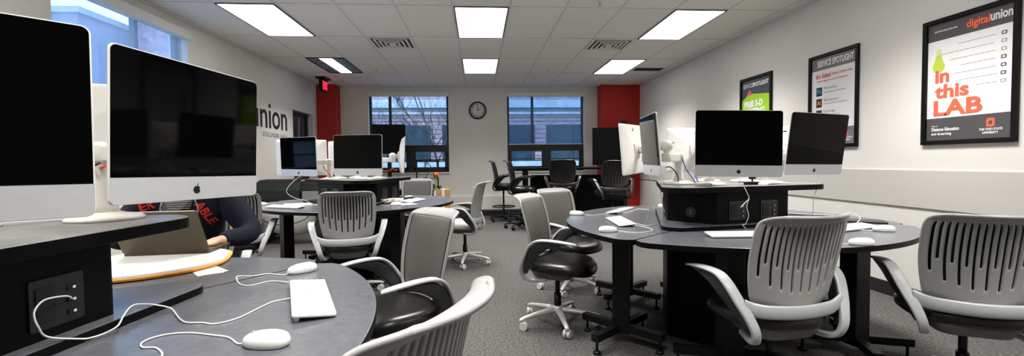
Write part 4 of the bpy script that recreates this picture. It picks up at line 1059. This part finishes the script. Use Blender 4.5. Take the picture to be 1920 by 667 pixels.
J = {'pelvis': ((-1.70,2.83,.56), (.15,.12)), 'waist': ((-1.68,2.79,.72), (.14,.11)), 'chest': ((-1.65,2.73,.90), (.16,.115)), 'upper': ((-1.635,2.705,1.01), (.14,.10)), 'neck': ((-1.625,2.675,1.10), .055), 'jaw': ((-1.61,2.645,1.16), .06), 'head': ((-1.605,2.63,1.235), (.078,.092)), 'crown': ((-1.60,2.635,1.31), (.065,.075)),
 'shL': ((-1.455,2.72,1.02), .068), 'elL': ((-1.268,2.65,.805), .048), 'wrL': ((-1.335,2.435,.815), .029), 'paL': ((-1.35,2.37,.806), (.036,.017)),
 'shR': ((-1.82,2.65,1.02), .068), 'elR': ((-1.90,2.50,.82), .046), 'wrR': ((-1.74,2.36,.825), .029), 'paR': ((-1.69,2.34,.813), (.036,.017)),
 'hipL': ((-1.60,2.78,.545), .09), 'knL': ((-1.47,2.43,.55), .062), 'anL': ((-1.47,2.45,.12), .042), 'toL': ((-1.44,2.31,.05), .036),
 'hipR': ((-1.80,2.76,.545), .09), 'knR': ((-1.72,2.40,.55), .062), 'anR': ((-1.72,2.42,.12), .042), 'toR': ((-1.70,2.28,.05), .036)}
Ed = [('pelvis','waist'),('waist','chest'),('chest','upper'),('upper','neck'),('neck','jaw'),('jaw','head'),('head','crown'),('upper','shL'),('shL','elL'),('elL','wrL'),('wrL','paL'),('upper','shR'),('shR','elR'),('elR','wrR'),('wrR','paR'),('pelvis','hipL'),('hipL','knL'),('knL','anL'),('anL','toL'),('pelvis','hipR'),('hipR','knR'),('knR','anR'),('anR','toR')]
def fingers(side, palm, direc, lat):
    d = Vector(direc).normalized(); l = Vector(lat).normalized(); p = Vector(palm)
    for n_, off, ln in (('i', .026, .072), ('m', .009, .080), ('r', -.009, .074), ('p', -.025, .058)):
        b0 = p+l*off+d*.022; ks = [b0, b0+d*ln*.45+Vector((0,0,.004)), b0+d*ln*.78-Vector((0,0,.004)), b0+d*ln-Vector((0,0,.013))]
        for q, (pt, rr) in enumerate(zip(ks, (.0095, .009, .008, .0065))): J[side+n_+str(q)] = (tuple(pt), rr)
        Ed.append(('pa'+side, side+n_+'0'))
        for q in range(3): Ed.append((side+n_+str(q), side+n_+str(q+1)))
    b0 = p+l*.034-d*.02; ks = [b0, b0+l*.020+d*.028-Vector((0,0,.004)), b0+l*.026+d*.055-Vector((0,0,.010))]
    for q, (pt, rr) in enumerate(zip(ks, (.011, .010, .0075))): J[side+'t'+str(q)] = (tuple(pt), rr)
    Ed.append(('wr'+side, side+'t0'))
    for q in range(2): Ed.append((side+'t'+str(q), side+'t'+str(q+1)))
fingers('L', J['paL'][0], (-.25,-1,-.08), (-1,.25,0))
fingers('R', J['paR'][0], (.6,-.5,-.08), (.6,.7,0))
body = skin_obj('person_body', J, Ed, 'pelvis', M['skin'], pe)
# face details carried on the head
hd = Vector(J['head'][0]); fw_ = Vector((.25,-.95,-.1)).normalized(); rt_ = fw_.cross(Vector((0,0,1))).normalized(); up_ = rt_.cross(fw_)
hm = MB()
hm.sphere(hd+up_*.055-fw_*.012, .102, 18, sc=(.95,1.0,.98)).sphere(hd-fw_*.055+up_*.01, .078, 16, sc=(1,.9,1.2))
hm.obj('hair', M['hair'], pe)
fc = MB().sphere(hd+fw_*.095-up_*.012, .017, 10, sc=(.8,.9,1.3)); fc.obj('nose', M['skin'], body)
for s in (-1, 1):
    MB().sphere(hd+fw_*.0745+rt_*(s*.031)+up_*.012, .0115, 10).obj('eye', M['white_plastic'], body)
    MB().sphere(hd+fw_*.0835+rt_*(s*.031)+up_*.012, .0045, 8).obj('iris', M['hair'], body)
    MB().sphere(hd+rt_*(s*.082)-up_*.01, .024, 10, sc=(.4,.7,1.2)).obj('ear', M['skin'], body)
MB().sphere(hd+fw_*.078-up_*.055, .02, 10, sc=(1.0,.4,.28)).obj('mouth', M['lip'], body)
# clothes
infl = lambda k, a: ((J[k][0]), tuple(x+a for x in (J[k][1] if isinstance(J[k][1], tuple) else (J[k][1],)*2)))
H = {k: infl(k, .022) for k in ('pelvis','waist','chest','upper','shL','elL','shR','elR')}
H['pelvis'] = ((-1.695,2.82,.60), (.17,.14))
H['neck'] = ((-1.63,2.69,1.075), .075)
def mid(a, b_, t_, r_): p = Vector(J[a][0]).lerp(Vector(J[b_][0]), t_); return (tuple(p), r_)
H['fL'] = mid('elL','wrL',.5,.053); H['cuL'] = mid('elL','wrL',1.02,.040); H['fR'] = mid('elR','wrR',.5,.053); H['cuR'] = mid('elR','wrR',1.0,.040)
H['uL'] = mid('shL','elL',.5,.078); H['uR'] = mid('shR','elR',.5,.078)
HE = [('pelvis','waist'),('waist','chest'),('chest','upper'),('upper','neck'),('upper','shL'),('shL','uL'),('uL','elL'),('elL','fL'),('fL','cuL'),('upper','shR'),('shR','uR'),('uR','elR'),('elR','fR'),('fR','cuR')]
hood = skin_obj('sweatshirt', H, HE, 'pelvis', M['navy'], pe)
LG = {k: infl(k, .014) for k in ('hipL','knL','hipR','knR')}; LG['p'] = ((-1.70,2.82,.56), (.165,.135))
LG['aL'] = mid('knL','anL',.92,.058); LG['aR'] = mid('knR','anR',.92,.058)
skin_obj('jeans', LG, [('p','hipL'),('hipL','knL'),('knL','aL'),('p','hipR'),('hipR','knR'),('knR','aR')], 'p', M['denim'], pe)
for s in ('L', 'R'):
    a, t_ = Vector(J['an'+s][0]), Vector(J['to'+s][0]); d = (t_-a); d.z = 0; d.normalize()
    MB().sphere((0,0,0), 1, 14, sc=(.048,.125,.048)).xf(Matrix.Translation((a+d*.07)*1+Vector((0,0,-a.z+.049))) @ Matrix.Rotation(math.atan2(d.y, d.x)-PI/2, 4, 'Z')).obj('shoe', M['shoe'], pe)
# lettering and collar wrapped on the chest
bvh = BVHTree.FromPolygons([v.co.copy() for v in hood.data.vertices], [tuple(p_.vertices) for p_ in hood.data.polygons])
def wrap(name, me, mtx, m, off=.004):
    bm = bmesh.new(); bm.from_mesh(me); bmesh.ops.triangulate(bm, faces=bm.faces)
    bmesh.ops.subdivide_edges(bm, edges=bm.edges, cuts=1); bm.transform(mtx)
    dirn = Vector((-.30, .95, 0)).normalized()
    for v in bm.verts:
        h = bvh.ray_cast(v.co-dirn*.5, dirn)
        if h[0] is not None: v.co = h[0]-dirn*off
    bm.to_mesh(me); bm.free(); me.materials.clear(); me.materials.append(m)
    o = bpy.data.objects.new(name, me); COL.objects.link(o); o.parent = hood; return o
def chest_m(x, y, z, roll, yaw=17): return Matrix.Translation((x, y, z)) @ Matrix.Rotation(rad(yaw), 4, 'Z') @ Matrix.Rotation(PI/2, 4, 'X') @ Matrix.Rotation(rad(roll), 4, 'Z')
wrap('sweatshirt_lettering', text_mesh('ER', .062, .03, 0), chest_m(-1.785, 2.5, .955, 18), M['letters_red'])
wrap('sweatshirt_lettering', text_mesh('ABLE', .062, .03, 0), chest_m(-1.525, 2.5, .985, -62), M['letters_red'])
q = MB()
for i in range(7):
    for j in range(5): pass
tp = [[(-.085+.17*j/8*(1-.12*i), -.005*0, -.09*i/4*1.0) for j in range(9)] for i in range(5)]
q.ring_stack(tp, False, False, closed=False)
me_ = q.mesh('striped_shirt', M['tee'])
wrap('striped_shirt', me_, Matrix.Translation((-1.60, 2.5, 1.045)) @ Matrix.Rotation(rad(17), 4, 'Z'), M['tee'], .003)
st_ = MB()
for i in range(7):
    w_ = .075-.004*i
    st_.add([(-w_,0,-.012*i),(w_,0,-.012*i),(w_,0,-.012*i-.004),(-w_,0,-.012*i-.004)], [(0,1,2,3)])
wrap('shirt_stripe', st_.mesh('shirt_stripe', M['paper']), Matrix.Translation((-1.60, 2.5, 1.04)) @ Matrix.Rotation(rad(17), 4, 'Z'), M['poster_text'], .006)
for s in (-1, 1):
    ds = MB().tube([(0,0,0),(s*.012,0,-.03),(s*.02,0,-.06),(s*.016,0,-.10)], .004, 6)
    wrap('drawstring', ds.mesh('drawstring', M['white_plastic']), Matrix.Translation((-1.60+s*.07, 2.5, 1.03)) @ Matrix.Rotation(rad(17), 4, 'Z'), M['poster_text'], .008)

# ------------------------------------------------------------------ far end of the room
ht = thing('high_table', 'counter-height black table with bar stools before the right back window', 'table', (1.75, 8.65, 0), rad(-9))
MB().prism(rounded([(-1.0,-.45),(1.15,-.45),(1.15,.45),(-1.0,.45)], .04), 1.045, 1.08).obj('tabletop', M['black_lam'], ht, bevel=.004)
for x in (-.85, .05, 1.0):
    for y in (-.36, .36): MB().box((x-.035, y-.035, 0), (x+.035, y+.035, 1.045)).obj('leg', M['black_metal'], ht, bevel=.004)
MB().box((-.75, -.2, .08), (1.05, .3, .93)).obj('modesty_box', M['black_lam'], ht, bevel=.006)
MB().box((-.75, -.215, .5), (1.05, -.2, .506)).obj('box_seam', M['black_metal'], ht)
def tv(name, label, x, y, rz, w, h, zc, tilt=0, foot=True):
    r_ = thing(name, label, 'display', (x, y, 0), rad(rz))
    MB().prism(rrect(w, h, .015, 3), -.02, .02).xf(Matrix.Translation((0,0,zc)) @ Matrix.Rotation(rad(tilt), 4, 'Y') @ Matrix.Rotation(PI/2, 4, 'X')).obj('display_body', M['display_black'], r_, bevel=.004)
    MB().prism(rrect(w-.03, h-.03, .006, 3), .0205, .022).xf(Matrix.Translation((0,0,zc)) @ Matrix.Rotation(rad(tilt), 4, 'Y') @ Matrix.Rotation(PI/2, 4, 'X')).obj('display_screen', M['display_black'], r_)
    MB().box((-.04, .02, .05), (.04, .07, zc)).obj('stand_post', M['black_metal'], r_, bevel=.004)
    ft = MB().bar((-.35,.045,.07), (.35,.045,.07), .07, .04).bar((0,-.3,.07), (0,.35,.07), .07, .04)
    for px, py in ((-.33,.045),(.33,.045),(0,-.28),(0,.33)): ft.cyl((px-.012,py,.025), (px+.012,py,.025), .025, n=14)
    ft.obj('stand_foot', M['black_metal'], r_)
    return r_
tv('display_stand', 'large black display on a stand in front of the right red pier', 2.83, 9.30, -4, .90, .78, 1.50)
r = thing('conference_camera', 'small black camera unit on top of the right display', 'camera', (3.04, 9.30, 1.891))
MB().lathe([(.05,0),(.05,.01),(.03,.02),(.03,.04)], n=18).obj('camera_foot', M['plastic_black'], r); MB().lathe([(.03,.04),(.062,.05),(.066,.12),(.055,.14),(.001,.142)], n=20).obj('camera_body', M['plastic_black'], r)
tv('display_stand', 'black display on a stand in front of the left back window', -1.82, 9.46, 6, .66, .60, 1.69, 0)
# work bench with printers
wb = thing('work_bench', 'low black bench below the left back window', 'bench', (-1.62, 8.72, 0))
MB().box((-.82,-.32,.665), (.80,.32,.70)).obj('bench_top', M['black_lam'], wb, bevel=.004)
MB().box((-.80,-.29,.0), (-.02,.30,.665)).obj('cabinet', M['black_lam'], wb, bevel=.004); MB().box((.0,-.29,.0), (.78,.30,.665)).obj('cabinet', M['black_lam'], wb, bevel=.004)
for k in range(4): MB().box((-.78+.39*k,-.305,.03), (-.42+.39*k,-.29,.64)).obj('cabinet_door', M['black_lam'], wb, bevel=.003)
for k in range(4): MB().box((-.45+.39*k-(.0 if k % 2 == 0 else .30),-.315,.40), (-.44+.39*k-(.0 if k % 2 == 0 else .30),-.305,.52)).obj('door_pull', M['steel'], wb)
MB().box((.79,-.30,.58), (.83,-.27,.69)).obj('side_bracket', M['vent'], wb, bevel=.003)
pr = thing('desk_printer', 'pale grey desktop printer on the bench behind the centre monitor', 'printer', (-1.78, 8.66, .70))
MB().box((-.30,-.2,.0), (.30,.2,.17)).obj('printer_body', M['poster_grey2'], pr, bevel=.012); MB().box((-.26,-.205,.03), (.26,-.2,.07)).obj('paper_slot', M['plastic_soft'], pr); MB().box((-.20,-.30,.02), (.20,-.2,.03)).obj('output_tray', M['poster_text'], pr)
MB().box((.10,-.18,.171), (.28,-.06,.178)).obj('control_panel', M['plastic_soft'], pr, bevel=.003)
tp_ = thing('desktop_fabricator', 'black open-frame three-dimensional printer on the bench under the left back window', '3D printer', (-.98, 8.72, .70))
f = MB()
for x in (-.19, .21): f.bar((x,0,.06), (x,0,.53), .025, .025)
f.bar((-.22,0,.53), (.24,0,.53), .028, .028).bar((-.22,-.2,.04), (-.22,.2,.04), .025,.025).bar((.24,-.2,.04), (.24,.2,.04), .025,.025).bar((-.22,-.15,.04), (.24,-.15,.04), .02,.02).bar((-.22,.15,.04), (.24,.15,.04), .02,.02)
for x in (-.22, .24):
    for y in (-.17,.17): f.cyl((x,y,0), (x,y,.04), .014, n=10)
f.obj('printer_frame', M['plastic_black'], tp_); f = MB().box((-.16,-.14,.07), (.16,.14,.085)); f.obj('print_bed', M['plastic_soft'], tp_, bevel=.003)
f = MB().bar((-.19,-.02,.20), (.21,-.02,.20), .012,.012).box((-.06,-.07,.12), (.02,-.01,.22)); f.obj('print_head', M['plastic_black'], tp_)
MB().tube(smooth_path([(-.02,-.04,.22),(.04,-.04,.32),(.08,-.02,.42),(-.02,0,.52)], 5), .007, 6).obj('filament_tube', M['plastic_soft'], tp_)
MB().tube(smooth_path([(-.30,.0,.54),(-.25,0,.545),(-.1,.02,.55),(.1,.02,.56),(.28,0,.54)], 5), .006, 6).obj('loom', M['plastic_black'], tp_)
MB().cyl((-.19,-.04,.02), (-.19,-.01,.02), .02, n=12).cyl((-.02,-.16,.07), (-.02,-.10,.07), .05, n=16).obj('fan_motor', M['plastic_black'], tp_)
MB().box((-.05,-.168,.07),(.0,-.162,.10)).obj('maker_plate', M['green_tape'], tp_)
r = thing('filament_spool', 'bright orange filament spool beside the open-frame printer', 'spool', (-.80, 8.56, .97))
f = MB()
for s in (-1, 1): f.cyl((s*.028,0,0), (s*.034,0,0), .062, n=24)
f.obj('spool_flange', M['plastic_soft'], r); MB().cyl((-.027,0,0), (.05,0,0), .052, n=24).obj('filament', M['orange'], r)
MB().cyl((-.05,0,0), (-.07,0,0), .015, n=10).bar((0,.0,-.06), (0,0,-.27), .02, .02).bar((-.05,0,-.265), (.05,0,-.265), .08,.01).obj('spool_stand', M['green_tape'], r)
cbx = thing('cardboard_box', 'tall brown cardboard box standing at the right end of the bench', 'box', (-.66, 8.6, 0))
MB().box((-.115,-.12,0), (.115,.12,.70)).obj('carton', M['cardboard'], cbx, bevel=.003); MB().box((-.025,-.121,.02), (.025,.121,.701)).obj('tape', M['vent'], cbx)
# wide-format plotter by the left wall
pt = thing('plotter', 'black wide-format plotter by the left wall behind the person', 'plotter', (-2.78, 7.15, 0), rad(-4))
prof = [(-.30,.58),(-.33,.66),(-.32,.80),(-.26,.91),(-.12,.965),(.10,.97),(.28,.93),(.31,.75),(.30,.58)]
def ext(prof, x0, x1): return MB().ring_stack([[(x0, y, z) for y, z in prof], [(x1, y, z) for y, z in prof]], smooth=False)
ext(prof, -.50, .50).obj('plotter_body', M['plotter_black'], pt, bevel=.012)
ext([(-.345,.62),(-.350,.70),(-.335,.82),(-.27,.93),(-.255,.92),(-.32,.80),(-.33,.66)], -.46, .20).obj('curved_cover', M['plotter_green'], pt)
MB().box((.24,-.345,.66), (.48,-.30,.80)).obj('control_panel', M['plotter_panel'], pt, bevel=.006)
for s in (-1, 1): MB().box((s*.40-.03,-.04,.06), (s*.40+.03,.06,.58)).bar((s*.40,-.3,.05), (s*.40,.3,.05), .05,.05).cyl((s*.40-.015,-.26,.025),(s*.40+.015,-.26,.025),.025).cyl((s*.40-.015,.26,.025),(s*.40+.015,.26,.025),.025).obj('stand_leg', M['black_metal'], pt)
MB().cyl((-.45,.0,.50), (.45,0,.50), .045).obj('paper_roll', M['paper'], pt)
MB().tube(smooth_path([(-.45,-.30,.60),(-.3,-.42,.40),(0,-.45,.33),(.3,-.42,.40),(.45,-.30,.60)], 6), .006, 6).obj('basket_rail', M['black_metal'], pt)
bk = []
for i in range(13):
    x = -.47+.92*i/12; e = 1-abs((i-6)/6)**3*.55
    bk.append([(x, -.31+(-.10*e)*math.sin(PI*j/12)+.50*(j/12), .56-.42*e*math.sin(PI*j/12)**.8) for j in range(13)])
ob = MB().ring_stack(bk, False, False, closed=False).obj('catch_basket', M['wall_dado'], pt); q = ob.modifiers.new('thick', 'SOLIDIFY'); q.thickness = .004
cable('power_cable', 'orange cable end lying on the plotter top', [(-2.62,6.92,.945),(-2.58,6.90,.955),(-2.52,6.90,.952)], 'folder', .008)

# ------------------------------------------------------------------ world, light, camera
w = bpy.data.worlds.new('sky'); SC.world = w; w.use_nodes = True
bg = w.node_tree.nodes['Background']; bg.inputs[0].default_value = (.46, .66, .93, 1); bg.inputs[1].default_value = 2.8

cam = bpy.data.cameras.new('camera'); co = bpy.data.objects.new('camera', cam); COL.objects.link(co)
f_, yaw, pit, rol, E_ = 849.7, .0737, -.0358, -.0108, 1.20
fwv = Vector((math.sin(yaw)*math.cos(pit), math.cos(yaw)*math.cos(pit), math.sin(pit)))
rtv = Vector((math.cos(yaw), -math.sin(yaw), 0)); upv = rtv.cross(fwv)
r2 = rtv*math.cos(rol)+upv*math.sin(rol); u2 = -rtv*math.sin(rol)+upv*math.cos(rol)
co.matrix_world = Matrix(((r2.x,u2.x,-fwv.x,0),(r2.y,u2.y,-fwv.y,0),(r2.z,u2.z,-fwv.z,E_),(0,0,0,1)))
cam.sensor_fit = 'HORIZONTAL'; cam.sensor_width = 36; cam.lens = f_/1920*36; cam.clip_start = .02; cam.clip_end = 200
SC.camera = co
SC.view_settings.view_transform = 'Standard'; SC.view_settings.look = 'None'; SC.view_settings.gamma = 1; SC.view_settings.use_curve_mapping = False
SC.view_settings.exposure = 0.62
SC.cycles.use_denoising = True; SC.cycles.max_bounces = 8; SC.cycles.sample_clamp_indirect = 8
